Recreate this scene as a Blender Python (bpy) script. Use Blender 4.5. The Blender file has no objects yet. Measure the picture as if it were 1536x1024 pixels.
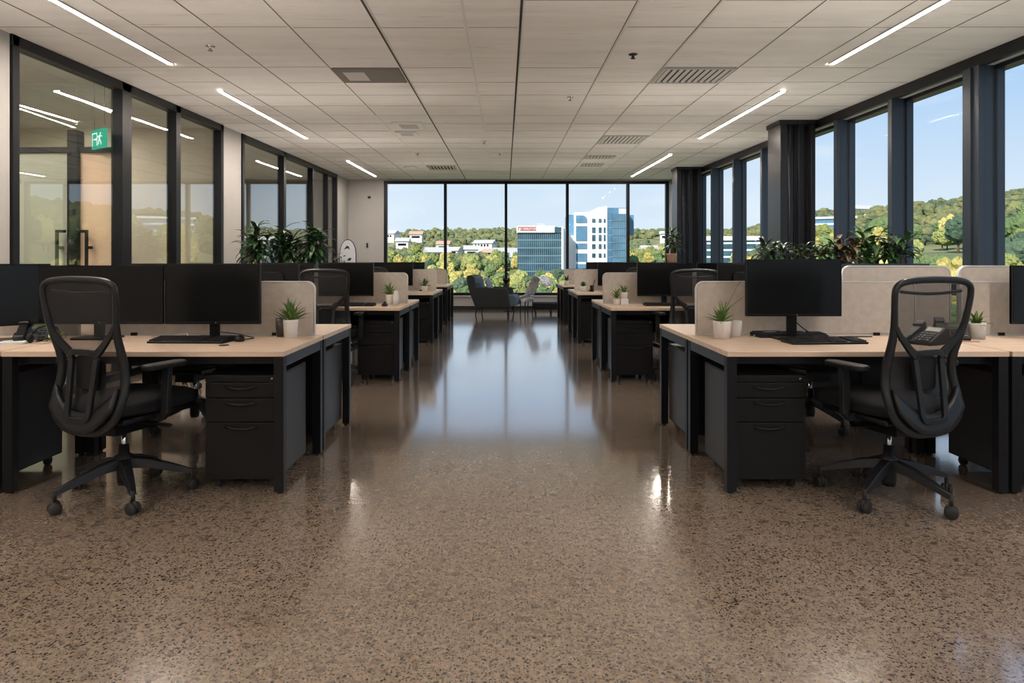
import bpy, math, random
from mathutils import Vector, Matrix, noise
R = math.radians
PI = math.pi
random.seed(7)
SC = bpy.context.scene
COL = SC.collection

# ------------------------------------------------------------------ camera
CAMH = 1.23
cam_d = bpy.data.cameras.new('camera')
cam_d.lens = 24.0; cam_d.sensor_width = 36.0; cam_d.sensor_fit = 'HORIZONTAL'
cam_d.shift_x = 10/1536; cam_d.shift_y = -120/1536
cam_d.clip_end = 5000
cam = bpy.data.objects.new('camera', cam_d); COL.objects.link(cam)
cam.location = (0, 0, CAMH); cam.rotation_euler = (R(90), 0, 0)
SC.camera = cam

# ------------------------------------------------------------------ view
SC.view_settings.view_transform = 'Standard'
SC.view_settings.look = 'None'
SC.view_settings.gamma = 1.0
SC.view_settings.use_curve_mapping = False
SC.view_settings.exposure = 0.18
try:
    SC.cycles.transparent_max_bounces = 24
    SC.cycles.max_bounces = 10
    SC.cycles.diffuse_bounces = 5
    SC.cycles.sample_clamp_indirect = 4.0
    SC.cycles.use_denoising = True
except Exception:
    pass

# ------------------------------------------------------------------ world
W = bpy.data.worlds.new('sky'); SC.world = W; W.use_nodes = True
nt = W.node_tree; nt.nodes.clear()
def N(tree, t, **kw):
    n = tree.nodes.new(t)
    for k, v in kw.items():
        setattr(n, k, v)
    return n
out = N(nt, 'ShaderNodeOutputWorld'); bg = N(nt, 'ShaderNodeBackground')
tc = N(nt, 'ShaderNodeTexCoord'); sp = N(nt, 'ShaderNodeSeparateXYZ')
rp = N(nt, 'ShaderNodeValToRGB')
nt.links.new(tc.outputs['Generated'], sp.inputs[0])
nt.links.new(sp.outputs['Z'], rp.inputs[0])
e = rp.color_ramp.elements
e[0].position = 0.0; e[0].color = (0.72, 0.79, 0.86, 1)
e[1].position = 1.0; e[1].color = (0.22, 0.42, 0.80, 1)
for p, c in ((0.08, (0.66, 0.755, 0.86, 1)), (0.22, (0.42, 0.60, 0.84, 1)), (0.42, (0.33, 0.55, 0.90, 1))):
    x = e.new(p); x.color = c
mp = N(nt, 'ShaderNodeMapping'); mp.inputs['Scale'].default_value = (1.6, 1.6, 7.0)
nz = N(nt, 'ShaderNodeTexNoise'); nz.inputs['Scale'].default_value = 1.6; nz.inputs['Detail'].default_value = 6; nz.inputs['Roughness'].default_value = 0.55
cr = N(nt, 'ShaderNodeValToRGB'); cr.color_ramp.elements[0].position = 0.45; cr.color_ramp.elements[1].position = 0.75
mx = N(nt, 'ShaderNodeMixRGB'); mx.inputs[2].default_value = (0.84, 0.88, 0.92, 1)
nt.links.new(tc.outputs['Generated'], mp.inputs[0]); nt.links.new(mp.outputs[0], nz.inputs['Vector'])
nt.links.new(nz.outputs[0], cr.inputs[0]); nt.links.new(cr.outputs[0], mx.inputs[0])
nt.links.new(rp.outputs[0], mx.inputs[1]); nt.links.new(mx.outputs[0], bg.inputs[0])
bg.inputs[1].default_value = 1.0
nt.links.new(bg.outputs[0], out.inputs[0])

# ------------------------------------------------------------------ sun (behind the building, lights the landscape only)
sd = bpy.data.lights.new('sun', 'SUN'); sd.energy = 6.2; sd.angle = R(0.6); sd.color = (1.0, 0.93, 0.82)
so = bpy.data.objects.new('sun', sd); COL.objects.link(so)
so.rotation_euler = Vector((0.45, 0.62, -0.62)).to_track_quat('-Z', 'Y').to_euler()

# sampling portals in the two window walls
def portal(name, loc, rot, sx, sy):
    d = bpy.data.lights.new(name, 'AREA'); d.shape = 'RECTANGLE'; d.size = sx; d.size_y = sy
    o = bpy.data.objects.new(name, d); COL.objects.link(o); o.location = loc; o.rotation_euler = rot
    d.cycles.is_portal = True
portal('window_portal', (0.54, 17.8, 1.85), (R(-90), 0, 0), 7.6, 3.1)
portal('window_portal', (4.70, 6.5, 1.75), (0, R(90), 0), 2.9, 22.0)

# ------------------------------------------------------------------ geometry constants
XL, XR, XG = -4.03, 4.28, 4.45          # left glass wall, right wall line, right glazing
YB, YN = 17.5, -5.0                     # back wall, wall behind the camera
XF = -7.6                               # far wall of the side rooms
def cz(y): return CAMH + 1.741 + 0.0205*y   # ceiling height
def px(x, d): return (x-758)*d/1024.0       # photo column -> X at depth d
def pz(y, d): return CAMH - (y-392)*d/1024.0

# ------------------------------------------------------------------ materials
def mat(name, col, rough=0.5, metal=0.0, spec=0.5, emit=None, estr=0.0, noise_amt=0.0, noise_scale=8.0, bump=0.0, bump_scale=60.0, coat=0.0, stretch=(1, 1, 1), coat_rough=0.05):
    m = bpy.data.materials.new(name); m.use_nodes = True
    t = m.node_tree; b = t.nodes['Principled BSDF']
    b.inputs['Base Color'].default_value = (*col, 1)
    b.inputs['Roughness'].default_value = rough; b.inputs['Metallic'].default_value = metal
    b.inputs['Specular IOR Level'].default_value = spec
    b.inputs['Coat Weight'].default_value = coat; b.inputs['Coat Roughness'].default_value = coat_rough
    if emit:
        b.inputs['Emission Color'].default_value = (*emit, 1); b.inputs['Emission Strength'].default_value = estr
    if noise_amt or bump:
        tcn = N(t, 'ShaderNodeTexCoord'); mpn = N(t, 'ShaderNodeMapping'); mpn.inputs['Scale'].default_value = stretch
        t.links.new(tcn.outputs['Object'], mpn.inputs[0])
    if noise_amt:
        n = N(t, 'ShaderNodeTexNoise'); n.inputs['Scale'].default_value = noise_scale; n.inputs['Detail'].default_value = 5
        t.links.new(mpn.outputs[0], n.inputs['Vector'])
        r = N(t, 'ShaderNodeValToRGB')
        r.color_ramp.elements[0].position = 0.3; r.color_ramp.elements[1].position = 0.7
        r.color_ramp.elements[0].color = (*[max(0, c*(1-noise_amt)) for c in col], 1)
        r.color_ramp.elements[1].color = (*[min(1, c*(1+noise_amt)) for c in col], 1)
        t.links.new(n.outputs[0], r.inputs[0]); t.links.new(r.outputs[0], b.inputs['Base Color'])
    if bump:
        n2 = N(t, 'ShaderNodeTexNoise'); n2.inputs['Scale'].default_value = bump_scale; n2.inputs['Detail'].default_value = 3
        t.links.new(mpn.outputs[0], n2.inputs['Vector'])
        bp = N(t, 'ShaderNodeBump'); bp.inputs['Strength'].default_value = bump; bp.inputs['Distance'].default_value = 0.01
        t.links.new(n2.outputs[0], bp.inputs['Height']); t.links.new(bp.outputs[0], b.inputs['Normal'])
    return m

def glass_mat(name, tint, ior=1.5, gain=1.0):
    m = bpy.data.materials.new(name); m.use_nodes = True; t = m.node_tree; t.nodes.clear()
    o = N(t, 'ShaderNodeOutputMaterial'); mxs = N(t, 'ShaderNodeMixShader')
    tr = N(t, 'ShaderNodeBsdfTransparent'); tr.inputs[0].default_value = (*tint, 1)
    gl = N(t, 'ShaderNodeBsdfGlossy'); gl.inputs['Roughness'].default_value = 0.0; gl.inputs[0].default_value = (0.95, 0.97, 1, 1)
    fr = N(t, 'ShaderNodeFresnel'); ge = N(t, 'ShaderNodeNewGeometry')
    iv = N(t, 'ShaderNodeMapRange'); iv.inputs['To Min'].default_value = ior; iv.inputs['To Max'].default_value = 1/ior   # both faces of the pane reflect as air to glass
    t.links.new(ge.outputs['Backfacing'], iv.inputs[0]); t.links.new(iv.outputs[0], fr.inputs[0])
    ml = N(t, 'ShaderNodeMath', operation='MULTIPLY'); ml.inputs[1].default_value = gain; ml.use_clamp = True
    t.links.new(fr.outputs[0], ml.inputs[0]); t.links.new(ml.outputs[0], mxs.inputs[0])
    t.links.new(tr.outputs[0], mxs.inputs[1]); t.links.new(gl.outputs[0], mxs.inputs[2]); t.links.new(mxs.outputs[0], o.inputs[0])
    return m

def emit_mat(name, col, s):
    m = bpy.data.materials.new(name); m.use_nodes = True; t = m.node_tree; t.nodes.clear()
    o = N(t, 'ShaderNodeOutputMaterial'); em = N(t, 'ShaderNodeEmission'); em.inputs[0].default_value = (*col, 1); em.inputs[1].default_value = s
    t.links.new(em.outputs[0], o.inputs[0]); return m

M = {}
M['black_metal'] = mat('black_metal', (0.006, 0.007, 0.009), 0.38, 0.0, 0.22, bump=0.05, bump_scale=250)
M['frame_black'] = mat('frame_black', (0.007, 0.008, 0.011), 0.42, 0.0, 0.22)
M['fin_blue'] = mat('fin_blue', (0.028, 0.040, 0.056), 0.38, 0.0, 0.3, noise_amt=0.15, noise_scale=1.5, stretch=(1, 1, 0.3))
M['column'] = mat('column_metal', (0.020, 0.021, 0.025), 0.28, 0.3, 0.4)
M['desk_rail'] = mat('desk_rail', (0.028, 0.035, 0.046), 0.35, 0.3, 0.5)
M['pedestal'] = mat('pedestal_metal', (0.007, 0.007, 0.008), 0.45, 0.0, 0.22, bump=0.06, bump_scale=300)
M['pedestal_side'] = mat('pedestal_side', (0.020, 0.023, 0.028), 0.40, 0.0, 0.4)
M['plastic'] = mat('black_plastic', (0.007, 0.0075, 0.009), 0.42, 0.0, 0.25, bump=0.04, bump_scale=400)
M['plastic_grey'] = mat('charcoal_plastic', (0.012, 0.0135, 0.016), 0.36, 0.0, 0.32)
M['seat_fabric'] = mat('seat_fabric', (0.008, 0.009, 0.011), 0.85, 0.0, 0.3, bump=0.3, bump_scale=500)
M['screen'] = mat('screen_glass', (0.003, 0.0035, 0.004), 0.2, 0.0, 0.3)
M['bezel'] = mat('bezel', (0.005, 0.005, 0.006), 0.35, 0.0, 0.25)
M['silver_edge'] = mat('silver_edge', (0.55, 0.56, 0.58), 0.3, 0.8)
M['chrome'] = mat('chrome', (0.75, 0.76, 0.78), 0.18, 1.0)
M['rubber'] = mat('rubber', (0.012, 0.012, 0.013), 0.6)
M['screen_fabric'] = mat('divider_fabric', (0.60, 0.54, 0.48), 0.9, 0, 0.2, noise_amt=0.07, noise_scale=25, bump=0.25, bump_scale=450)
M['screen_trim'] = mat('divider_trim', (0.70, 0.70, 0.70), 0.4)
M['wall'] = mat('wall_paint', (0.46, 0.445, 0.43), 0.75, 0, 0.3, noise_amt=0.02, noise_scale=2.0, bump=0.05, bump_scale=120)
M['room_wall'] = mat('room_wall_paint', (0.70, 0.62, 0.52), 0.8, 0, 0.3, noise_amt=0.05, noise_scale=1.0)
M['skirting'] = mat('skirting', (0.020, 0.018, 0.018), 0.4)
M['pot_white'] = mat('pot_white', (0.90, 0.87, 0.84), 0.35, 0, 0.5)
M['pot_dark'] = mat('pot_dark', (0.05, 0.04, 0.035), 0.3)
M['terracotta'] = mat('terracotta', (0.60, 0.34, 0.24), 0.7)
M['soil'] = mat('soil', (0.03, 0.02, 0.014), 0.95, noise_amt=0.4, noise_scale=60)
M['leaf'] = mat('leaf_green', (0.045, 0.115, 0.028), 0.38, 0, 0.5, noise_amt=0.45, noise_scale=6)
M['leaf_light'] = mat('leaf_light', (0.10, 0.19, 0.04), 0.42, 0, 0.5, noise_amt=0.4, noise_scale=20)
M['leaf_dark'] = mat('leaf_dark', (0.022, 0.07, 0.022), 0.32, 0, 0.5, noise_amt=0.5, noise_scale=5)
M['leaf_brown'] = mat('leaf_brown', (0.10, 0.065, 0.025), 0.45, 0, 0.5, noise_amt=0.6, noise_scale=7)
M['stem'] = mat('stem', (0.10, 0.09, 0.04), 0.6)
M['armchair_shell'] = mat('armchair_shell', (0.022, 0.024, 0.026), 0.75, 0, 0.3, bump=0.2, bump_scale=300)
M['armchair_seat'] = mat('armchair_seat', (0.085, 0.13, 0.18), 0.8, 0, 0.3, bump=0.2, bump_scale=300)
M['pillow'] = mat('pillow', (0.19, 0.24, 0.31), 0.85, 0, 0.2, bump=0.2, bump_scale=200)
M['white_plastic'] = mat('white_plastic', (0.80, 0.79, 0.78), 0.4)
M['vent_grey'] = mat('vent_grey', (0.50, 0.48, 0.46), 0.5)
M['vent_dark'] = mat('vent_dark', (0.03, 0.03, 0.03), 0.7)
M['strip_light'] = emit_mat('strip_light', (1.0, 0.88, 0.77), 150.0)
M['uplight_fill'] = emit_mat('uplight_fill', (1.0, 0.91, 0.83), 46.0)  # glow of the added troughs that lift the ceiling brightness
M['downlight'] = emit_mat('downlight', (1.0, 0.84, 0.66), 22.0)
M['window_glass'] = glass_mat('window_glass', (0.96, 0.985, 0.995), 1.40, 0.04)
M['partition_glass'] = glass_mat('partition_glass', (0.93, 0.96, 0.94), 1.52, 1.25)
M['frosted'] = mat('frosted_glass', (0.42, 0.43, 0.37), 0.25, 0, 0.6, noise_amt=0.12, noise_scale=1.2, coat=0.4)
M['orange_panel'] = mat('orange_panel', (0.85, 0.60, 0.44), 0.3, 0, 0.5, noise_amt=0.06, noise_scale=1.0, coat=0.3)
M['sign_green'] = emit_mat('sign_green', (0.01, 0.42, 0.26), 1.0)
M['sign_white'] = emit_mat('sign_white', (0.85, 1.0, 0.95), 1.3)
M['cord'] = mat('cord', (0.02, 0.02, 0.02), 0.5)
M['paper'] = mat('paper', (0.75, 0.74, 0.72), 0.8)
M['board_white'] = mat('board_white', (0.72, 0.75, 0.82), 0.3)
M['green_disp'] = mat('phone_display', (0.10, 0.14, 0.07), 0.25)

def chair_mesh_mat():
    m = bpy.data.materials.new('chair_mesh'); m.use_nodes = True; t = m.node_tree
    b = t.nodes['Principled BSDF']; b.inputs['Base Color'].default_value = (0.018, 0.018, 0.020, 1); b.inputs['Roughness'].default_value = 0.6
    tr = N(t, 'ShaderNodeBsdfTransparent'); mxs = N(t, 'ShaderNodeMixShader'); o = t.nodes['Material Output']
    tcn = N(t, 'ShaderNodeTexCoord'); mpn = N(t, 'ShaderNodeMapping'); mpn.inputs['Rotation'].default_value = (0, R(45), 0)
    wv = N(t, 'ShaderNodeTexWave'); wv.bands_direction = 'Z'; wv.inputs['Scale'].default_value = 90
    t.links.new(tcn.outputs['Object'], mpn.inputs[0]); t.links.new(mpn.outputs[0], wv.inputs['Vector'])
    r = N(t, 'ShaderNodeMapRange'); r.inputs['To Min'].default_value = 0.55; r.inputs['To Max'].default_value = 0.85
    t.links.new(wv.outputs['Fac'], r.inputs[0]); t.links.new(r.outputs[0], mxs.inputs[0])
    t.links.new(tr.outputs[0], mxs.inputs[1]); t.links.new(b.outputs[0], mxs.inputs[2]); t.links.new(mxs.outputs[0], o.inputs[0])
    return m
M['chair_mesh'] = chair_mesh_mat()

def wood_mat():
    m = bpy.data.materials.new('oak_top'); m.use_nodes = True; t = m.node_tree; b = t.nodes['Principled BSDF']
    tcn = N(t, 'ShaderNodeTexCoord'); mpn = N(t, 'ShaderNodeMapping'); mpn.inputs['Scale'].default_value = (1.0, 14, 14)
    n = N(t, 'ShaderNodeTexNoise'); n.inputs['Scale'].default_value = 3.0; n.inputs['Detail'].default_value = 7; n.inputs['Distortion'].default_value = 0.4
    r = N(t, 'ShaderNodeValToRGB'); r.color_ramp.elements[0].position = 0.25; r.color_ramp.elements[0].color = (0.62, 0.46, 0.34, 1)
    r.color_ramp.elements[1].position = 0.75; r.color_ramp.elements[1].color = (0.76, 0.60, 0.47, 1)
    t.links.new(tcn.outputs['Object'], mpn.inputs[0]); t.links.new(mpn.outputs[0], n.inputs['Vector']); t.links.new(n.outputs[0], r.inputs[0]); t.links.new(r.outputs[0], b.inputs['Base Color'])
    b.inputs['Roughness'].default_value = 0.38
    return m
M['wood'] = wood_mat()

def floor_mat():
    m = bpy.data.materials.new('polished_concrete'); m.use_nodes = True; t = m.node_tree; b = t.nodes['Principled BSDF']
    tcn = N(t, 'ShaderNodeTexCoord')
    def vor(scale, lo, hi):
        v = N(t, 'ShaderNodeTexVoronoi'); v.inputs['Scale'].default_value = scale
        t.links.new(tcn.outputs['Object'], v.inputs['Vector'])
        s = N(t, 'ShaderNodeSeparateColor'); t.links.new(v.outputs['Color'], s.inputs[0])
        return v, s
    def math_(op, a, b_, clamp=False):
        n = N(t, 'ShaderNodeMath', operation=op); n.use_clamp = clamp
        for i, q in enumerate((a, b_)):
            if isinstance(q, (int, float)): n.inputs[i].default_value = q
            elif q is not None: t.links.new(q, n.inputs[i])
        return n.outputs[0]
    nz = N(t, 'ShaderNodeTexNoise'); nz.inputs['Scale'].default_value = 0.9; nz.inputs['Detail'].default_value = 6
    t.links.new(tcn.outputs['Object'], nz.inputs['Vector'])
    r = N(t, 'ShaderNodeValToRGB'); r.color_ramp.elements[0].position = 0.3; r.color_ramp.elements[0].color = (0.245, 0.185, 0.138, 1)
    r.color_ramp.elements[1].position = 0.7; r.color_ramp.elements[1].color = (0.335, 0.262, 0.20, 1)
    t.links.new(nz.outputs[0], r.inputs[0])
    nf = N(t, 'ShaderNodeTexNoise'); nf.inputs['Scale'].default_value = 55; nf.inputs['Detail'].default_value = 5; nf.inputs['Roughness'].default_value = 0.7
    t.links.new(tcn.outputs['Object'], nf.inputs['Vector'])
    rf = N(t, 'ShaderNodeMapRange'); rf.inputs['From Min'].default_value = 0.3; rf.inputs['From Max'].default_value = 0.7; rf.inputs['To Min'].default_value = 0.70; rf.inputs['To Max'].default_value = 1.30
    t.links.new(nf.outputs[0], rf.inputs[0])
    c0 = N(t, 'ShaderNodeMixRGB', blend_type='MULTIPLY'); c0.inputs[0].default_value = 1
    t.links.new(r.outputs[0], c0.inputs[1]); t.links.new(rf.outputs[0], c0.inputs[2])
    cur = c0.outputs[0]
    for scale, thr, size, col, k, inv in ((30, 0.72, 0.42, (0.42, 0.35, 0.28), 0.30, 1), (24, 0.80, 0.45, (0.13, 0.095, 0.07), 0.45, 1), (60, 0.74, 0.34, (0.42, 0.36, 0.30), 0.50, 1), (58, 0.74, 0.33, (0.010, 0.007, 0.006), 0.97, 0), (95, 0.72, 0.38, (0.012, 0.009, 0.007), 0.95, 0), (150, 0.72, 0.42, (0.035, 0.025, 0.02), 0.75, 0)):
        v, s = vor(scale, 0, 0)
        nd = N(t, 'ShaderNodeTexNoise'); nd.inputs['Scale'].default_value = scale*1.3; nd.inputs['Detail'].default_value = 2
        t.links.new(tcn.outputs['Object'], nd.inputs['Vector'])
        dv = N(t, 'ShaderNodeMixRGB', blend_type='ADD'); dv.inputs[0].default_value = 1.0/scale*0.9
        t.links.new(tcn.outputs['Object'], dv.inputs[1]); t.links.new(nd.outputs['Color'], dv.inputs[2]); t.links.new(dv.outputs[0], v.inputs['Vector'])
        a = math_('GREATER_THAN', s.outputs['Green' if inv else 'Red'], thr)
        d = math_('LESS_THAN', v.outputs['Distance'], size)
        f = math_('MULTIPLY', math_('MULTIPLY', a, d), k)
        q = N(t, 'ShaderNodeMixRGB'); q.inputs[2].default_value = (*col, 1)
        t.links.new(f, q.inputs[0]); t.links.new(cur, q.inputs[1]); cur = q.outputs[0]
    t.links.new(cur, b.inputs['Base Color'])
    rr = N(t, 'ShaderNodeMapRange'); rr.inputs['From Min'].default_value = 0.3; rr.inputs['From Max'].default_value = 0.7; rr.inputs['To Min'].default_value = 0.16; rr.inputs['To Max'].default_value = 0.24
    t.links.new(nz.outputs[0], rr.inputs[0]); t.links.new(rr.outputs[0], b.inputs['Roughness'])
    b.inputs['Specular IOR Level'].default_value = 0.5
    b.inputs['Coat Weight'].default_value = 1.0; b.inputs['Coat IOR'].default_value = 1.8; b.inputs['Coat Roughness'].default_value = 0.095
    b.inputs['IOR'].default_value = 1.55
    nb = N(t, 'ShaderNodeTexNoise'); nb.inputs['Scale'].default_value = 2.2; nb.inputs['Detail'].default_value = 2
    t.links.new(tcn.outputs['Object'], nb.inputs['Vector'])
    bp = N(t, 'ShaderNodeBump'); bp.inputs['Strength'].default_value = 0.012; bp.inputs['Distance'].default_value = 0.02
    t.links.new(nb.outputs[0], bp.inputs['Height']); t.links.new(bp.outputs[0], b.inputs['Normal'])
    return m
M['floor'] = floor_mat()

def ceiling_mat():
    m = bpy.data.materials.new('ceiling_board'); m.use_nodes = True; t = m.node_tree; b = t.nodes['Principled BSDF']
    tcn = N(t, 'ShaderNodeTexCoord'); mpn = N(t, 'ShaderNodeMapping'); mpn.inputs['Scale'].default_value = (0.5, 4.0, 1)
    n = N(t, 'ShaderNodeTexNoise'); n.inputs['Scale'].default_value = 1.7; n.inputs['Detail'].default_value = 6
    r = N(t, 'ShaderNodeValToRGB'); r.color_ramp.elements[0].position = 0.3; r.color_ramp.elements[0].color = (0.76, 0.725, 0.69, 1)
    r.color_ramp.elements[1].position = 0.7; r.color_ramp.elements[1].color = (0.84, 0.81, 0.78, 1)
    t.links.new(tcn.outputs['Object'], mpn.inputs[0]); t.links.new(mpn.outputs[0], n.inputs['Vector']); t.links.new(n.outputs[0], r.inputs[0])
    # fine worn streaks along the boards
    mp2 = N(t, 'ShaderNodeMapping'); mp2.inputs['Scale'].default_value = (0.9, 12.0, 1)
    n2 = N(t, 'ShaderNodeTexNoise'); n2.inputs['Scale'].default_value = 3.0; n2.inputs['Detail'].default_value = 4
    r2 = N(t, 'ShaderNodeValToRGB'); r2.color_ramp.elements[0].position = 0.62; r2.color_ramp.elements[0].color = (1, 1, 1, 1); r2.color_ramp.elements[1].position = 0.72; r2.color_ramp.elements[1].color = (0.80, 0.79, 0.78, 1)
    t.links.new(tcn.outputs['Object'], mp2.inputs[0]); t.links.new(mp2.outputs[0], n2.inputs['Vector']); t.links.new(n2.outputs[0], r2.inputs[0])
    q = N(t, 'ShaderNodeMixRGB', blend_type='MULTIPLY'); q.inputs[0].default_value = 1
    t.links.new(r.outputs[0], q.inputs[1]); t.links.new(r2.outputs[0], q.inputs[2]); t.links.new(q.outputs[0], b.inputs['Base Color'])
    b.inputs['Roughness'].default_value = 0.65; b.inputs['Specular IOR Level'].default_value = 0.3
    bp = N(t, 'ShaderNodeBump'); bp.inputs['Strength'].default_value = 0.25; bp.inputs['Distance'].default_value = 0.02
    t.links.new(n.outputs[0], bp.inputs['Height']); t.links.new(bp.outputs[0], b.inputs['Normal'])
    return m
M['ceiling'] = ceiling_mat()
M['tbar'] = mat('ceiling_bar', (0.68, 0.66, 0.63), 0.4, 0.1)
M['gap'] = mat('ceiling_gap', (0.035, 0.033, 0.032), 0.7)
M['gap_soft'] = mat('ceiling_joint', (0.16, 0.145, 0.13), 0.7)

# ------------------------------------------------------------------ mesh builder
class MB:
    def __init__(s): s.v = []; s.f = []; s.sm = []
    def add(s, vs, fs, smooth=False, m=None):
        b = len(s.v)
        s.v += [tuple(m @ Vector(p)) if m is not None else tuple(p) for p in vs]
        s.f += [tuple(b+i for i in f) for f in fs]; s.sm += [smooth]*len(fs)
        return s
    def box(s, x0, x1, y0, y1, z0, z1, m=None):
        vs = [(x, y, z) for z in (z0, z1) for y in (y0, y1) for x in (x0, x1)]
        return s.add(vs, [(0, 2, 3, 1), (4, 5, 7, 6), (0, 1, 5, 4), (2, 6, 7, 3), (0, 4, 6, 2), (1, 3, 7, 5)], m=m)
    def cbox(s, c, sz, m=None):
        return s.box(c[0]-sz[0]/2, c[0]+sz[0]/2, c[1]-sz[1]/2, c[1]+sz[1]/2, c[2]-sz[2]/2, c[2]+sz[2]/2, m)
    def lathe(s, prof, n=20, m=None, smooth=True, cap=True):
        vs = []; fs = []
        for r, z in prof:
            for i in range(n):
                a = 2*PI*i/n; vs.append((r*math.cos(a), r*math.sin(a), z))
        for k in range(len(prof)-1):
            for i in range(n):
                j = (i+1) % n; fs.append((k*n+i, k*n+j, (k+1)*n+j, (k+1)*n+i))
        if cap:
            fs.append(tuple(range(n-1, -1, -1))); fs.append(tuple((len(prof)-1)*n+i for i in range(n)))
        return s.add(vs, fs, smooth, m)
    def cyl(s, p0, p1, r0, r1=None, n=14, smooth=True):
        r1 = r0 if r1 is None else r1
        p0, p1 = Vector(p0), Vector(p1); d = p1-p0
        q = d.to_track_quat('Z', 'Y').to_matrix().to_4x4()
        return s.lathe([(r0, 0), (r1, d.length)], n, Matrix.Translation(p0) @ q, smooth)
    def sweep(s, pts, prof, closed=False, smooth=True, up=(0, 1, 0), scales=None):
        """sweep a closed 2-D profile (list of (a, b)) along 3-D points; b runs along 'up'"""
        pts = [Vector(p) for p in pts]; n = len(pts); k = len(prof); vs = []; fs = []; up = Vector(up)
        for i, p in enumerate(pts):
            a = pts[(i-1) % n] if (closed or i > 0) else p
            b = pts[(i+1) % n] if (closed or i < n-1) else p
            t = (b-a).normalized(); side = t.cross(up)
            if side.length < 1e-4: side = t.cross(Vector((1, 0, 0)))
            side.normalize(); u = side.cross(t).normalized()
            sc = scales[i] if scales else 1.0
            for (qa, qb) in prof: vs.append(p+side*qa*sc+u*qb*sc)
        m_ = n if closed else n-1
        for i in range(m_):
            i2 = (i+1) % n
            for j in range(k):
                j2 = (j+1) % k; fs.append((i*k+j, i*k+j2, i2*k+j2, i2*k+j))
        if not closed:
            fs.append(tuple(range(k-1, -1, -1))); fs.append(tuple((n-1)*k+j for j in range(k)))
        return s.add(vs, fs, smooth)
    def tube(s, pts, r, n=8, closed=False, scales=None, up=(0, 1, 0)):
        return s.sweep(pts, [(r*math.cos(2*PI*i/n), r*math.sin(2*PI*i/n)) for i in range(n)], closed, True, up, scales)
    def prism(s, outline, y0, y1, m=None, smooth=False):
        """outline in XZ extruded along Y"""
        n = len(outline)
        vs = [(x, y0, z) for x, z in outline]+[(x, y1, z) for x, z in outline]
        fs = [tuple(range(n)), tuple(range(2*n-1, n-1, -1))]+[(i, i+n, (i+1) % n+n, (i+1) % n) for i in range(n)]
        return s.add(vs, fs, smooth, m)
    def grid(s, fn, nu, nv, smooth=True, m=None, thick=0.0):
        vs = [fn(i/nu, j/nv) for j in range(nv+1) for i in range(nu+1)]
        fs = [(j*(nu+1)+i, j*(nu+1)+i+1, (j+1)*(nu+1)+i+1, (j+1)*(nu+1)+i) for j in range(nv) for i in range(nu)]
        return s.add(vs, fs, smooth, m)
    def ellipsoid(s, c, r, nu=14, nv=8, fn=None, m=None, smooth=True):
        vs = []; fs = []
        for j in range(nv+1):
            th = PI*j/nv
            for i in range(nu):
                a = 2*PI*i/nu; d = Vector((math.sin(th)*math.cos(a), math.sin(th)*math.sin(a), math.cos(th)))
                k = fn(d) if fn else 1.0
                vs.append((c[0]+d.x*r[0]*k, c[1]+d.y*r[1]*k, c[2]+d.z*r[2]*k))
        for j in range(nv):
            for i in range(nu):
                i2 = (i+1) % nu; fs.append((j*nu+i, (j+1)*nu+i, (j+1)*nu+i2, j*nu+i2))
        return s.add(vs, fs, smooth, m)
    def build(s, name, material, parent=None, bevel=0.0, seg=2, sub=0, loc=None):
        me = bpy.data.meshes.new(name); me.from_pydata(s.v, [], s.f)
        me.polygons.foreach_set('use_smooth', s.sm); me.update()
        me.materials.append(material)
        o = bpy.data.objects.new(name, me); COL.objects.link(o)
        if parent is not None: o.parent = parent
        if loc is not None: o.location = loc
        if bevel:
            b = o.modifiers.new('bevel', 'BEVEL'); b.width = bevel; b.segments = seg; b.limit_method = 'ANGLE'; b.angle_limit = R(40)
        if sub:
            b = o.modifiers.new('sub', 'SUBSURF'); b.levels = sub; b.render_levels = sub
        return o

def rrect(x0, x1, z0, z1, r, corners=(1, 1, 1, 1), n=6):
    """rounded rectangle outline; corners: bottom-left, bottom-right, top-right, top-left"""
    pts = []
    for (cx, cy, a0, on) in ((x0, z0, 180, corners[0]), (x1, z0, 270, corners[1]), (x1, z1, 0, corners[2]), (x0, z1, 90, corners[3])):
        if not on: pts.append((cx, cy)); continue
        ox = cx+(r if cx == x0 else -r); oy = cy+(r if cy == z0 else -r)
        for i in range(n+1):
            a = R(a0+90*i/n); pts.append((ox+r*math.cos(a), oy+r*math.sin(a)))
    return pts

def tag(o, label=None, cat=None, group=None, kind=None):
    if label: o['label'] = label
    if cat: o['category'] = cat
    if group: o['group'] = group
    if kind: o['kind'] = kind
    return o
def thing(name, label, cat, loc=(0, 0, 0), rz=0.0, group=None):
    o = bpy.data.objects.new(name, None); COL.objects.link(o); o.location = loc; o.rotation_euler = (0, 0, rz)
    o.empty_display_size = 0.1
    return tag(o, label, cat, group)
def struct(name, mb, m, parent=None, **kw):
    o = mb.build(name, m, parent, **kw)
    if parent is None: o['kind'] = 'structure'
    return o
def structure_root(name):
    o = bpy.data.objects.new(name, None); COL.objects.link(o); o['kind'] = 'structure'; return o
def dup(o, parent=None):
    kids = CH.get(o.name)
    if kids is None: kids = CH[o.name] = [c for c in COL.objects if c.parent == o]
    c = o.copy(); COL.objects.link(c); c.parent = parent
    for ch in kids: dup(ch, c)
    return c
CH = {}
def place(o, loc, rz=0.0, label=None, group=None):
    o.location = loc; o.rotation_euler = (0, 0, rz)
    if label: o['label'] = label
    if group: o['group'] = group
    return o

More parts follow.
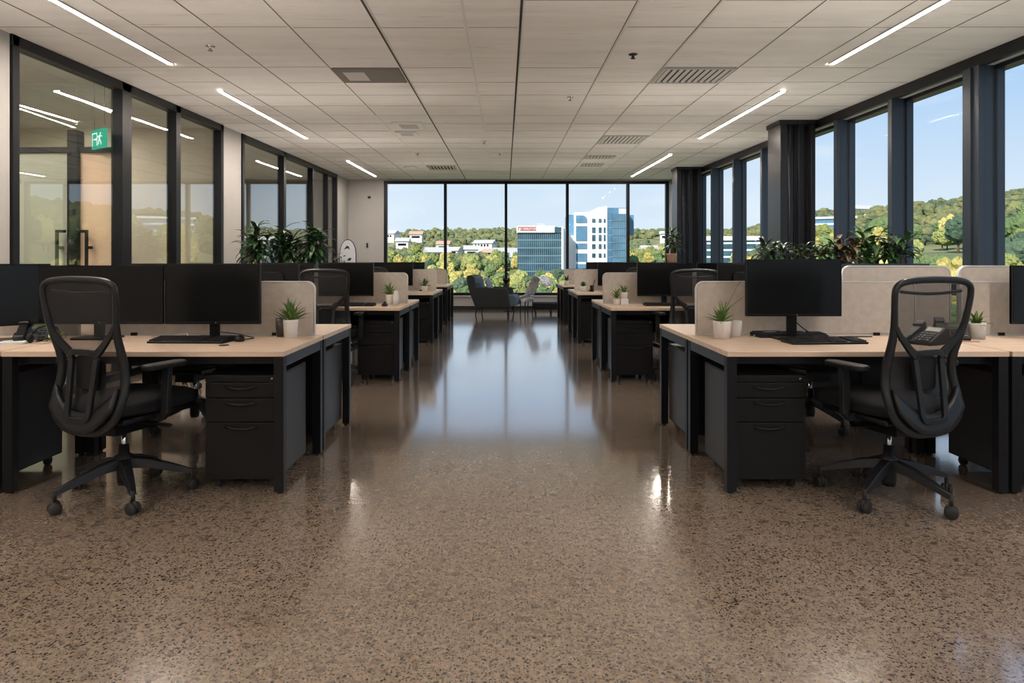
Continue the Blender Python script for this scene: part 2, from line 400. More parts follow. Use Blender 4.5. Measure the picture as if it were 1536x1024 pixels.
# ================================================================== SHELL
struct('floor', MB().box(XF, XG+0.1, YN, YB+0.1, -0.25, 0.0), M['floor'])
def slab(mb, x0, x1, y0, y1, t0, t1):
    """box following the ceiling slope; t0..t1 measured from the ceiling line"""
    vs = [(x, y, cz(y)+t) for t in (t0, t1) for y in (y0, y1) for x in (x0, x1)]
    return mb.add(vs, [(0, 2, 3, 1), (4, 5, 7, 6), (0, 1, 5, 4), (2, 6, 7, 3), (0, 4, 6, 2), (1, 3, 7, 5)])
struct('ceiling', slab(MB(), XF, XG+0.15, YN, YB+0.15, 0.0, 0.30), M['ceiling'])

# ceiling joints
LX = [-3.55, -2.9, -2.33, -1.70, -1.01, -0.31, 0.118, 0.943, 1.53, 2.26, 2.9, 3.55]
g = MB()
for x in (-0.31, 0.943, 1.53):
    slab(g, x-0.009, x+0.009, YN+.01, YB, -0.006, 0.002)
for x in (-1.70, 2.26): slab(g, x-0.005, x+0.005, 9.0, YB, -0.005, 0.002)
for x in (-1.01, 0.118): slab(g, x+0.010, x+0.022, YN+.01, YB, -0.006, 0.002)
struct('trim_1', g, M['tbar'])
g = MB()
for x in (-1.01, 0.118): slab(g, x-0.010, x+0.009, YN+.01, YB, -0.0035, 0.002)
struct('trim_2', g, M['gap'])
g = MB()
for x in (-3.55, -2.9, -2.33, -1.70, 2.26, 2.9, 3.55): slab(g, x-0.006, x+0.004, YN+.01, YB, -0.0025, 0.002)
for x in (0.943, 1.53): slab(g, x-0.016, x-0.009, YN+.01, YB, -0.0025, 0.002)
yy = 0.0
ys = [0.6*i for i in range(1, 30)]
random.seed(3)
for i, y in enumerate(ys):
    if i == 9: continue
    w = 0.006
    edges = [XL+.02]+LX+[XR-.02]
    for a, b in zip(edges, edges[1:]):
        if random.random() < 0.12: continue
        dy = random.uniform(-0.015, 0.015)
        slab(g, a+0.02, b-0.02, y+dy-w/2, y+dy+w/2, -0.0015, 0.002)
struct('trim_3', g, M['gap_soft'])

# walls
g = MB()
g.box(XF-.2, -3.11, YB, YB+.2, 0, 3.6); g.box(4.19, XG+.15, YB, YB+.2, 0, 3.6)
g.box(-3.11, 4.19, YB, YB+.2, 0, 0.36); g.box(-3.11, 4.19, YB, YB+.2, 3.29, 3.6)
struct('wall_back', g, M['wall'])
struct('wall_front', MB().box(XF-.2, XG+.15, YN-.2, YN, 0, 3.6), M['wall'])
g = MB()
for a, b in ((YN, 5.55), (9.73, 10.41), (16.33, YB)):
    g.box(XL-.12, XL, a, b, 0, 3.6)
struct('wall_left', g, M['wall'])
struct('wall_side_room', MB().box(XF-.2, XF, YN, YB, 0, 3.6), M['room_wall'])
struct('wall_right', MB().box(XR, XG+.12, YN, YB, 0, 0.38), M['wall'])
# dividing walls of the side rooms
g = MB(); g.box(XF, XL-.12, 9.95, 10.07, 0, 3.5); struct('wall_room_divider', g, M['room_wall'])
struct('wall_room_front', MB().box(XF, XL-.12, 4.6, 4.7, 0, 3.5), M['room_wall'])
struct('baseboard_back', MB().box(-3.95, 4.28, YB-.02, YB, 0, 0.09), M['skirting'], bevel=.004)
g = MB()
for a, b in ((YN, 5.5), (9.75, 10.39), (16.35, YB-.02)): g.box(XL, XL+.015, a, b, 0, .09)
struct('baseboard_left', g, M['skirting'])

# back window
w1 = structure_root('window_1')
g = MB()
x0, x1, z0, z1 = -3.11, 4.19, 0.36, 3.29
g.box(x0, x0+.08, YB-.03, YB+.10, z0, z1); g.box(x1-.08, x1, YB-.03, YB+.10, z0, z1)
g.box(x0+.08, x1-.08, YB-.03, YB+.10, z0, z0+.07); g.box(x0+.08, x1-.08, YB-.03, YB+.10, z1-.07, z1)
mull = [px(668, YB), px(759, YB), px(851, YB), px(942, YB)]
for x in mull: g.box(x-.035, x+.035, YB-.05, YB+.10, z0+.07, z1-.07)
struct('window_frame', g, M['frame_black'], w1, bevel=.004)
g = MB()
ed = [x0+.08]+mull+[x1-.08]
for a, b in zip(ed, ed[1:]): g.box(a+.02, b-.02, YB+.04, YB+.05, z0+.06, z1-.06)
struct('glass', g, M['window_glass'], w1)
struct('window_sill', MB().box(x0, x1, YB-.06, YB, 0.335, 0.36), M['screen_trim'], w1, bevel=.004)

# right window wall
w2 = structure_root('window_2')
fins = [-3.1, -1.75, -.4, .95, 2.3, 3.65, 6.17, 7.55, 8.80, 10.1, 11.35, 12.75, 14.1, 15.3, 16.5]
for y in fins:
    g = MB()
    w = 0.05
    g.box(XR-.02, XG+.05, y-w/2, y+w/2, 0.38, cz(y)-.10)
    g.box(XG-.04, XG+.025, y-w/2-.03, y+w/2+.03, 0.38, cz(y)-.10)
    g.box(XR-.03, XR+.02, y-.04, y+.04, 0.38, cz(y)-.10)
    struct('window_frame', g, M['fin_blue'], w2, bevel=.003)
# wide double post
g = MB(); g.box(XR-.05, XG+.02, 4.95, 5.08, .38, cz(5)-.1); g.box(XR-.05, XG+.02, 6.21, 6.32, .38, cz(6)-.1); struct('window_frame', g, M['fin_blue'], w2, bevel=.004)
g = MB(); slab(g, XR-.02, XR+.03, YN, YB, -0.11, 0.0); slab(g, XG-.05, XG+.08, YN, YB, -0.14, 0.0); struct('window_frame', g, M['frame_black'], w2)
g = MB(); slab(g, XR+.03, XG-.05, YN, YB, -0.10, 0.0); struct('window_frame', g, M['vent_grey'], w2)
g = MB(); g.box(XG-.05, XG+.08, YN, YB, .38, .45); struct('window_frame', g, M['frame_black'], w2)
ff = sorted(fins+[YN, YB])
g = MB()
for a, b in zip(ff, ff[1:]):
    zt = cz(a)-.1
    g.box(XG+.01, XG+.02, a+.03, b-.03, .44, zt)
struct('glass', g, M['window_glass'], w2)

# dark columns in front of the right windows
for i, (y0, xa, xb) in enumerate(((9.33, 3.76, 4.24), (14.75, 3.71, 4.24))):
    yc = y0+.22; zt = cz(yc)
    g = MB()
    g.box(xa, xa+.10, y0, y0+.45, 0, zt); g.box(xa+.10, xb, y0+.10, y0+.40, 0, zt)
    g.cyl((xa+.16, y0+.11, 0), (xa+.16, y0+.11, zt), .065, n=24)
    g.box(xa+.26, xa+.34, y0+.03, y0+.12, 0, zt); g.box(xb-.06, xb, y0, y0+.12, 0, zt)
    g.box(xa-.02, xb+.02, y0-.02, y0+.46, zt-.06, zt)
    struct('column_%d' % (i+1), g, M['column'], bevel=.006)

# left glazed partitions
def partition(name, ya, yb, posts, transom=None):
    r = structure_root(name); g = MB()
    zt = lambda y: cz(y)
    x0, x1 = XL-.10, XL+.02
    for (y, w) in posts: g.box(x0, x1, y-w/2, y+w/2, 0, zt(y)-.001)
    slab(g, x0, x1, ya, yb, -0.09, -0.001); g.box(x0, x1, ya, yb, 0, .08)
    struct('window_frame', g, M['frame_black'], r, bevel=.004)
    g = MB(); ps = [p[0] for p in posts]
    for a, b in zip(ps, ps[1:]): 
        m_ = MB()
        vs = [(x, y, z) for y in (a+.02, b-.02) for x in (XL-.045, XL-.033) for z in (.07, zt(y)-.08)]
        g.add(vs, [(0, 1, 3, 2), (4, 6, 7, 5), (0, 4, 5, 1), (2, 3, 7, 6), (0, 2, 6, 4), (1, 5, 7, 3)])
    struct('glass', g, M['partition_glass'], r)
    return r
partition('window_3', 5.55, 9.73, [(5.60, .08), (7.24, .18), (8.38, .12), (9.68, .09)])
partition('window_4', 10.41, 16.33, [(10.46, .08), (12.43, .13), (14.25, .06), (15.45, .05), (16.28, .09)])
# glazed double door wall across the first side room
dy = 7.24
r = structure_root('door_1')
g = MB()
zt = cz(dy)
xp = px(111, dy)
g.box(XF, XL-.12, dy, dy+.10, 2.385, 2.445); g.box(px(103, dy), px(118, dy), dy-.03, dy+.10, 0, 2.62)
g.box(XF, XF+.06, dy, dy+.1, 0, zt); g.box(px(22, dy)-.1, px(22, dy)-.03, dy, dy+.1, 0, zt)
struct('door_frame', g, M['frame_black'], r, bevel=.004)
struct('door_leaf', MB().box(px(24, dy), px(103, dy), dy+.03, dy+.06, .02, 2.385), M['frosted'], r)
struct('door_leaf', MB().box(px(118, dy), XL-.12, dy+.03, dy+.06, .02, 2.385), M['orange_panel'], r)
struct('glass', MB().box(XF+.06, px(110, dy), dy+.04, dy+.05, 2.445, zt-.001).box(px(112, dy), XL-.12, dy+.04, dy+.05, 2.445, zt-.001), M['partition_glass'], r)
struct('wall_panel', MB().box(XF+.06, px(22, dy)-.1, dy+.03, dy+.06, .02, 2.385), M['frosted'], r)
for sgn, xe in ((-1, px(91, dy)), (1, px(135, dy))):
    xa = px(104, dy) if sgn < 0 else px(117, dy)
    g = MB(); yb = dy-.06
    zt2, zb2 = pz(345, dy), 0.95
    g.box(min(xe, xa), max(xe, xa), yb-.012, yb+.012, zt2-.03, zt2); g.box(min(xe, xa), max(xe, xa), yb-.012, yb+.012, zb2, zb2+.03)
    g.box(xe-.014, xe+.014, yb-.012, yb+.012, zb2, zt2); g.box(xe-.014, xe+.014, yb, dy+.03, zb2+.1, zb2+.13); g.box(xe-.014, xe+.014, yb, dy+.03, zt2-.2, zt2-.17)
    struct('door_handle', g, M['frame_black'], r, bevel=.003)

# ================================================================== CEILING FITTINGS
def strip_light(x, ya, yb, label):
    t = thing('ceiling_light', label, 'ceiling light', (x, ya, cz(ya)), 0, 'linear ceiling lights')
    def sl(mb, x0, x1, t0, t1, e=0.0):
        vs = [(xx, y, cz(ya+y)-cz(ya)+tt) for tt in (t0, t1) for y in (0+e, yb-ya-e) for xx in (x0, x1)]
        return mb.add(vs, [(0, 2, 3, 1), (4, 5, 7, 6), (0, 1, 5, 4), (2, 6, 7, 3), (0, 4, 6, 2), (1, 3, 7, 5)])
    sl(sl(MB(), -.028, -.022, -.016, .004), .022, .028, -.016, .004).build('housing', M['vent_grey'], t)
    sl(MB(), -.022, .022, -.014, .004, .004).build('diffuser', M['strip_light'], t)
strips = [(3.3, 6.46), (7.57, 10.85), (13.7, 16.62)]
rows_s = [('nearest the camera', 0), ('in the middle of its line', 1), ('nearest the end window', 2)]
for side, xx, nm in ((-1, -3.16, 'glass partition'), (1, 3.08, 'tall side windows')):
    for (w_, i) in rows_s:
        ya, yb = strips[i]
        if side > 0 and i == 2: ya = 12.75; 
        strip_light(xx, ya, yb, 'thin glowing ceiling strip on the %s side, %s' % (nm, w_))
    strip_light(xx, -.9, 2.2, 'added unseen ceiling strip above the camera on the %s side' % nm)  # out-of-view strips, here and next line, added to brighten the room
    strip_light(xx, -4.6, -1.9, 'added unseen ceiling strip behind the camera on the %s side' % nm)
strip_light(-.05, -4.6, -1.6, 'added unseen ceiling strip over the aisle behind the camera')  # out-of-view strip added to light faces turned toward the camera
strip_light(-4.9, 4.9, 6.5, 'added ceiling strip in the glass side room nearer the partition')  # this and the following side room strips are added for brightness
strip_light(-5.9, 5.2, 6.9, 'added ceiling strip inside the glass side room before the doors')
strip_light(-5.9, 11.6, 14.6, 'added ceiling strip inside the second glass side room')
strip_light(-5.9, 7.6, 9.4, 'added ceiling strip inside the glass side room beyond the doors')

def ceiling_box(name, label, cat, x0, x1, y0, y1, style, group=None):
    yc = (y0+y1)/2; xc = (x0+x1)/2
    t = thing(name, label, cat, (xc, yc, cz(yc)), 0, group); t.rotation_euler = (math.atan(.0205), 0, 0)
    w, d = (x1-x0)/2, (y1-y0)/2
    if style == 'slat':
        g = MB(); b = .035
        g.box(-w, w, -d, -d+b, -.016, 0); g.box(-w, w, d-b, d, -.016, 0); g.box(-w, -w+b, -d+b, d-b, -.016, 0); g.box(w-b, w, -d+b, d-b, -.016, 0)
        g.build('frame', M['vent_grey'], t, bevel=.003)
        MB().box(-w+b, w-b, -d+b, d-b, -.003, 0).build('backing', M['vent_dark'], t)
        g = MB(); n = max(4, int((2*w)/.07))
        for i in range(n):
            x = -w+b+(2*w-2*b)*(i+.5)/n
            g.box(-.016, .016, -d+b, d-b, -.002, .002, Matrix.Translation((x, 0, -.008)) @ Matrix.Rotation(R(25), 4, 'Y'))
        g.build('louvre', M['tbar'], t)
    elif style == 'plain':
        MB().box(-w, w, -d, d, -.012, 0).build('plate', M['gap_soft'], t, bevel=.003)
        MB().box(-w*.75, -w*.1, -d*.6, d*.6, -.018, -.012).build('cover', M['vent_grey'], t, bevel=.003)
    elif style == 'white':
        MB().box(-w, w, -d, d, -.02, 0).build('housing', M['white_plastic'], t, bevel=.005)
        MB().box(-w*.6, w*.6, -d*.6, d*.6, -.024, -.02).build('lens', M['vent_grey'], t, bevel=.002)
    elif style == 'round':
        MB().lathe([(w, 0), (w, -.02), (w*.6, -.035)], 18).build('body', M['white_plastic'], t)
ceiling_box('ceiling_vent', 'largest louvred air vent, in the ceiling above the second desk row', 'vent', 1.53, 2.24, 6.6, 7.2, 'slat')
ceiling_box('ceiling_vent', 'louvred air vent further back, on the window side of the ceiling', 'vent', 1.53, 2.24, 10.6, 11.4, 'slat')
ceiling_box('ceiling_vent', 'narrow louvred vent, third one along the window side', 'vent', 1.53, 2.1, 12.9, 13.3, 'slat')
ceiling_box('ceiling_vent', 'narrow louvred vent, last one along the window side', 'vent', 1.60, 2.05, 14.1, 14.6, 'slat')
ceiling_box('ceiling_panel', 'flat darker access panel in the ceiling on the partition side', 'panel', -1.69, -1.03, 6.62, 7.18, 'plain')
ceiling_box('ceiling_unit', 'small white rectangular unit on the ceiling, the nearer of two', 'ceiling unit', -1.58, -1.16, 9.45, 10.0, 'white')
ceiling_box('ceiling_unit', 'small white rectangular unit on the ceiling, the farther of two', 'ceiling unit', -1.66, -1.34, 10.25, 10.6, 'white')
ceiling_box('ceiling_vent', 'louvred vent near the end window on the partition side', 'vent', -1.69, -1.06, 14.5, 15.2, 'slat')
ceiling_box('ceiling_speaker', 'small round speaker in the ceiling near the end of the partition side', 'speaker', -2.2, -1.9, 14.6, 14.9, 'round')
for k, (x, y) in enumerate(((1.15, 6.15), (.75, 7.9), (-.35, 11.2), (-.1, 12.6), (-2.55, 5.9), (-1.62, 12.6))):
    nm = ['beside the largest vent', 'right of the aisle centre line', 'over the aisle halfway down', 'over the aisle near the window', 'by the first partition light strip', 'beyond the white ceiling units'][k]
    t = thing('fire_sprinkler', 'tiny sprinkler head in the ceiling, '+nm, 'sprinkler', (x, y, cz(y)), 0)
    MB().lathe([(.04, 0.002), (.04, -.006), (.012, -.010), (.012, -.035), (.022, -.038), (.022, -.042)], 14).build('body', M['chrome'] if k else M['vent_dark'], t)

# exit sign hanging inside the glass room
t = thing('exit_sign', 'green lit exit sign with running figure, hanging behind the first glass pane', 'sign', (-4.21, 7.08, 2.50), R(-35))
MB().box(-.15, .15, -.012, .012, -.10, .10).build('panel', M['sign_green'], t, bevel=.004)
g = MB(); yb = -.0135
g.box(-.13, -.02, yb, -.011, .055, .066); g.box(-.13, -.119, yb, -.011, -.07, .055); g.box(-.031, -.02, yb, -.011, -.07, .055)   # doorway
g.ellipsoid((.048, -.013, .052), (.013, .003, .013), 10, 6)
g.prism([(.010, .035), (.050, .038), (.040, -.01), (.012, -.01)], yb, -.011)
g.prism([(.012, -.01), (.030, -.01), (.008, -.06), (-.012, -.06)], yb, -.011)
g.prism([(.028, -.01), (.040, -.004), (.065, -.035), (.072, -.065), (.058, -.065), (.052, -.04)], yb, -.011)
g.prism([(.048, .036), (.052, .026), (.085, .012), (.088, .022)], yb, -.011)
g.prism([(.012, .034), (.016, .024), (-.012, .010), (-.014, .020)], yb, -.011)
g.box(-.10, -.05, yb, -.011, -.008, .006); g.prism([(-.05, .018), (-.032, -.001), (-.05, -.02)], yb, -.011)
g.build('pictogram', M['sign_white'], t)
g = MB()
for x in (-.11, .11): g.cyl((x, 0, .10), (x, 0, cz(7.02)-2.50), .003, n=6)
g.build('hanger', M['chrome'], t)

# ================================================================== FURNITURE
DT = 0.755
def make_desk(w, label, d=.785):
    t = thing('office_desk', label, 'desk')
    MB().box(-w/2, w/2, 0, d, DT-.028, DT).build('tabletop', M['wood'], t, bevel=.003)
    for x in (-w/2+.028, w/2-.028):
        for y in (.032, d-.032):
            MB().box(x-.026, x+.026, y-.026, y+.026, 0.012, DT-.028).lathe([(.018, 0), (.018, .012)], 10, Matrix.Translation((x, y, 0))).build('leg', M['black_metal'], t, bevel=.002)
        MB().box(x-.025, x+.025, .058, d-.058, DT-.085, DT-.0285).build('side_rail', M['desk_rail'], t, bevel=.002)
    MB().box(-w/2+.054, w/2-.054, .07, .10, DT-.075, DT-.0285).build('front_rail', M['black_metal'], t)
    MB().box(-w/2+.054, w/2-.054, d-.10, d-.07, DT-.075, DT-.0285).build('back_rail', M['black_metal'], t)
    g = MB(); g.box(-w/2+.3, w/2-.1, d-.26, d-.12, .60, .605); g.box(-w/2+.3, w/2-.1, d-.26, d-.255, .605, .65); g.box(-w/2+.3, w/2-.1, d-.125, d-.12, .605, .70)
    g.build('cable_tray', M['black_metal'], t)
    return t

def make_pedestal(label):
    t = thing('drawer_pedestal', label, 'drawer unit')
    w, d, z0, z1 = .392, .52, .058, .617
    MB().box(-w/2, w/2, .02, d, z0, z1).build('body', M['pedestal'], t, bevel=.004)
    for sx in (-1, 1): MB().box(min(sx*w/2, sx*(w/2+.0015)), max(sx*w/2, sx*(w/2+.0015)), .03, d-.01, z0+.01, z1-.01).build('side_panel', M['pedestal_side'], t)
    for k, (a, b) in enumerate(((.060, .363), (.368, .493), (.498, .578))):
        dr = MB().box(-w/2+.003, w/2-.003, 0.0, .022, a, b).build('drawer', M['pedestal'], t, bevel=.003)
        zc = b-.022
        pts = [(-.085+.17*i/10, -.004-.012*math.sin(PI*i/10), zc-.010*math.sin(PI*i/10)) for i in range(11)]
        MB().sweep(pts, [(-.006, -.004), (.006, -.004), (.006, .004), (-.006, .004)], up=(0, 1, 0)).build('handle', M['plastic'], dr)
    MB().box(-w/2, w/2, .004, .03, .582, .617).build('top_rail', M['pedestal'], t, bevel=.002)
    MB().cyl((w/2-.03, .004, .60), (w/2-.03, -.004, .60), .008, n=12).build('lock', M['chrome'], t)
    for x in (-w/2+.05, w/2-.05):
        for y in (.07, d-.06):
            g = MB(); g.cyl((x-.012, y, .027), (x+.012, y, .027), .027, n=16); g.box(x-.015, x+.015, y-.015, y+.015, .045, .058)
            g.build('caster', M['rubber'], t)
    return t

def make_monitor(w, h, label, zb=.845, thick=.022):
    """front faces -Y; origin on the desk top under the stand"""
    t = thing('computer_monitor', label, 'monitor'); z0 = zb-DT; z1 = z0+h
    MB().box(-w/2, w/2, -.012, thick-.012, z0, z1).build('casing', M['bezel'], t, bevel=.004)
    MB().box(-w/2+.008, w/2-.008, -.0135, -.0118, z0+.018, z1-.008).build('screen', M['screen'], t)
    MB().prism(rrect(-w/2+.10, w/2-.10, z0+.06, z1-.06, .03), thick-.012, thick+.012).build('back_cover', M['plastic'], t, bevel=.004)
    g = MB(); g.box(-w/2, -w/2+.0025, -.0145, thick-.013, z0+.002, z1-.002); g.box(w/2-.0025, w/2, -.0145, thick-.013, z0+.002, z1-.002); g.box(-w/2, w/2, -.0145, thick-.013, z1-.0015, z1+.0007)
    g.build('edge_trim', M['plastic_grey'], t)
    g = MB(); g.box(-.030, .030, .012, .035, .012, z0+.12); g.build('stand_neck', M['bezel'], t, bevel=.004)
    MB().prism([(x, y) for x, y in rrect(-.12, .12, -.09, .10, .02)], -.012, 0, Matrix.Rotation(R(-90), 4, 'X')).build('stand_base', M['bezel'], t, bevel=.002)
    MB().cyl((.02, -.0145, z0+.009), (.02, -.0118, z0+.009), .004, n=8).build('power_light', M['chrome'], t)
    return t

def make_keyboard(label):
    t = thing('keyboard', label, 'keyboard')
    MB().add([(-.225, -.075, 0), (.225, -.075, 0), (.225, .075, 0), (-.225, .075, 0), (-.225, -.075, .012), (.225, -.075, .012), (.225, .075, .026), (-.225, .075, .026)],
             [(0, 3, 2, 1), (4, 5, 6, 7), (0, 1, 5, 4), (1, 2, 6, 5), (2, 3, 7, 6), (3, 0, 4, 7)]).build('base', M['plastic'], t, bevel=.003)
    g = MB()
    for rr in range(6):
        y = -.060+rr*.0225; z = .012+.014*(y+.075)/.15
        n = 19
        for c in range(n):
            x = -.214+c*.0228
            if rr == 0 and 4 <= c <= 8:
                if c == 4: g.box(x, x+.108, y-.008, y+.009, z, z+.008)
                continue
            if c in (14,): continue
            g.box(x, x+.0195, y-.008, y+.009, z, z+.008)
    g.build('keys', M['plastic_grey'], t)
    return t
def make_mouse(label):
    t = thing('computer_mouse', label, 'mouse')
    MB().ellipsoid((0, 0, .012), (.032, .055, .026), 18, 10, fn=lambda d: 1.0 if d.z > -.3 else .3/max(.3, -d.z)).build('body', M['plastic'], t)
    MB().cyl((-.004, .03, .032), (.004, .03, .032), .009, n=12).build('scroll_wheel', M['plastic_grey'], t)
    return t

# --- task chair -----------------------------------------------------
def back_y(z):            # depth profile of the backrest
    return -.235 + .055*math.exp(-((z-.68)/.16)**2) - .10*max(0, z-.80)
def half_w(z):
    pts = [(.40, .10), (.43, .155), (.47, .195), (.53, .215), (.60, .218), (.70, .207), (.78, .204), (.88, .214), (1.0, .232), (1.08, .238), (1.115, .225), (1.13, .19)]
    if z <= pts[0][0]: return pts[0][1]
    for (a, b), (c, d) in zip(pts, pts[1:]):
        if a <= z <= c: return b+(d-b)*(z-a)/(c-a)
    return pts[-1][1]
def make_chair(label, base_rot=0.0, name='task_chair'):
    t = thing(name, label, 'office chair')
    zs = [.40, .43, .47, .53, .60, .70, .78, .88, 1.0, 1.08, 1.112, 1.13]
    outl = [(half_w(z), z) for z in zs]+[(.12, 1.139), (0, 1.142), (-.12, 1.139)]+[(-half_w(z), z) for z in reversed(zs)]+[(0, .392)]
    fine = []
    n = len(outl)
    for i in range(n):       # Catmull-Rom through the outline
        p0, p1, p2, p3 = (Vector((*outl[(i+k) % n], 0)) for k in (-1, 0, 1, 2))
        for s_ in range(3):
            u = s_/3
            q = .5*((2*p1)+(p2-p0)*u+(2*p0-5*p1+4*p2-p3)*u*u+(3*p1-p0-3*p2+p3)*u**3)
            fine.append((q.x, back_y(q.y), q.y))
    prof = [(.017*math.cos(a), .013*math.sin(a)) for a in [2*PI*i/8 for i in range(8)]]
    MB().sweep(fine, prof, closed=True, scales=[1.0 if p[2] > 1.0 else 1.0+.45*min(1, (1.0-p[2])/.25) for p in fine]).build('back_frame', M['plastic_grey'], t)
    # mesh skin
    g = MB()
    def fn(u, v):
        z = .42+v*(1.128-.42); x = (2*u-1)*(half_w(z)-.004)
        return (x, back_y(z)+.004-.010*(1-(2*u-1)**2)*0.5, z)
    g.grid(fn, 10, 22); g.build('back_mesh', M['chair_mesh'], t)
    # upper band / head roll
    pts = [(-.19+.38*i/12, back_y(1.07)+.012, 1.085-.012*math.sin(PI*i/12)) for i in range(13)]
    MB().tube(pts, .008, 6).build('top_band', M['plastic'], t)
    # lower bowl of the frame
    g = MB()
    def bowl(u, v):
        a = (2*u-1); z = .385+.10*v+(.12*abs(a)**2.2)*1.0; x = a*.205
        return (x, back_y(z)-.022+.01*v, z)
    g.grid(bowl, 16, 4)
    o = g.build('lower_shell', M['plastic_grey'], t)
    s = o.modifiers.new('solid', 'SOLIDIFY'); s.thickness = .022; s.offset = 1
    # lumbar loop
    loop = rrect(-.082, .082, .455, .785, .035, n=4); loop = [(x*(1.0 if z > .6 else .86), back_y(z)-.040, z) for x, z in loop]
    pr = [(-.013, -.010), (.013, -.010), (.013, .010), (-.013, .010)]
    MB().sweep(loop, [(a*1.1, b) for a, b in pr], closed=True, smooth=False).build('lumbar_frame', M['plastic_grey'], t, bevel=.004)
    MB().prism(rrect(-.062, .062, .60, .765, .02), -.006, .006, Matrix.Translation((0, back_y(.68)-.036, 0))).build('lumbar_pad', M['plastic'], t, bevel=.003)
    # yoke arms
    for sgn in (-1, 1):
        pts = []
        for i in range(9):
            u = i/8; z = .915-.145*u**.8; x = sgn*(half_w(.915)-.004-(half_w(.915)-.084)*u)
            pts.append((x, back_y(z)-.008-.030*u, z))
        MB().sweep(pts, [(-.016, -.008), (.016, -.008), (.016, .008), (-.016, .008)], smooth=False, scales=[.75+.5*i/8 for i in range(9)]).build('yoke_arm', M['plastic_grey'], t, bevel=.003)
    # seat
    def seat_fn(d):
        return 1.0
    g = MB()
    sec = [(-.215, .475, .50), (-.19, .452, .535), (-.05, .445, .545), (.10, .445, .55), (.20, .445, .553), (.27, .452, .545), (.305, .475, .515)]
    prof_n = 16; vs = []; fs = []
    for (y, zb_, zt_) in sec:
        zc = (zb_+zt_)/2; hz = (zt_-zb_)/2; wx = .245-(.035 if y < -.1 else 0)-(.03 if y > .28 else 0)
        for i in range(prof_n):
            a = 2*PI*i/prof_n; c, s_ = math.cos(a), math.sin(a)
            vs.append((wx*math.copysign(abs(c)**.45, c), y, zc+hz*math.copysign(abs(s_)**.6, s_)))
    for k in range(len(sec)-1):
        for i in range(prof_n):
            j = (i+1) % prof_n; fs.append((k*prof_n+i, (k+1)*prof_n+i, (k+1)*prof_n+j, k*prof_n+j))
    fs.append(tuple(range(prof_n))); fs.append(tuple((len(sec)-1)*prof_n+i for i in range(prof_n-1, -1, -1)))
    g.add(vs, fs, True); g.build('seat', M['seat_fabric'], t, sub=1)
    MB().box(-.21, .21, -.19, .25, .425, .452).build('seat_pan', M['plastic'], t, bevel=.01)
    g = MB(); g.box(-.075, .075, -.12, .13, .345, .425); g.prism([(-.22, .40), (-.10, .36), (.0, .35), (.0, .40), (-.10, .41), (-.20, .44)], -.045, .045, Matrix.Rotation(R(90), 4, 'Z'))
    g.cyl((.07, .03, .385), (.24, .05, .38), .007, n=8); g.cyl((-.07, .0, .385), (-.24, .0, .38), .007, n=8); g.box(.215, .26, .035, .065, .372, .386)
    g.build('mechanism', M['plastic'], t, bevel=.006)
    for sgn in (-1, 1):
        pts = [(sgn*.16, .02, .428), (sgn*.24, .02, .435), (sgn*.285, .0, .47), (sgn*.292, -.01, .56), (sgn*.292, 0, .69)]
        fp = []
        for a, b in zip(pts, pts[1:]):
            for i in range(4): fp.append(tuple(a[k]+(b[k]-a[k])*i/4 for k in range(3)))
        fp.append(pts[-1])
        ar = MB().sweep(fp, [(-.022, -.014), (.022, -.014), (.022, .014), (-.022, .014)], smooth=False, up=(0, 0.2, 1) if False else (0, 1, 0)).build('armrest', M['plastic_grey'], t, bevel=.004)
        g = MB()
        ol = rrect(-.042, .042, -.11, .14, .035)
        g.prism(ol, -.718, -.690, Matrix.Translation((sgn*.288, 0, 0)) @ Matrix.Rotation(R(-90), 4, 'X') @ Matrix.Scale(-1, 4, (0, 0, 1)) @ Matrix.Scale(1, 4))
        g.build('arm_pad', M['plastic'], ar, bevel=.008)
    MB().cyl((0, 0, .20), (0, 0, .35), .014, n=16).build('gas_lift', M['chrome'], t)
    base = MB().lathe([(.030, .065), (.034, .09), (.034, .17), (.045, .19), (.045, .215), (.028, .225), (.024, .275)], 20).build('star_base', M['plastic'], t)
    for k in range(5):
        a = R(18+72*k); ca, sa = math.cos(a), math.sin(a)
        pts = [(.03*ca, .03*sa, .180), (.12*ca, .12*sa, .168), (.22*ca, .22*sa, .138), (.325*ca, .325*sa, .105)]
        MB().sweep(pts, [(-.030, -.024), (.030, -.024), (.020, .022), (-.020, .022)], smooth=False, up=(0, 0, 1), scales=[1.15, 1.0, .8, .55]).build('base_arm', M['plastic_grey'], base, bevel=.004)
        cx, cy = .325*ca, .325*sa
        g = MB(); q = Matrix.Translation((cx, cy, 0)) @ Matrix.Rotation(a+.9+k*.7, 4, 'Z')
        g.lathe([(.010, .06), (.010, .115)], 10, Matrix.Translation((cx, cy, 0)))
        for sg in (-1, 1):
            g.lathe([(.022, 0), (.030, .003), (.031, .012), (.026, .020), (.010, .022)], 18, q @ Matrix.Translation((0, sg*.006, .031)) @ Matrix.Rotation(R(-90*sg), 4, 'X'))
        g.ellipsoid((0, 0, .040), (.030, .012, .030), 12, 8, m=q)
        g.build('caster', M['rubber'], base)
    base.rotation_euler = (0, 0, base_rot)
    return t

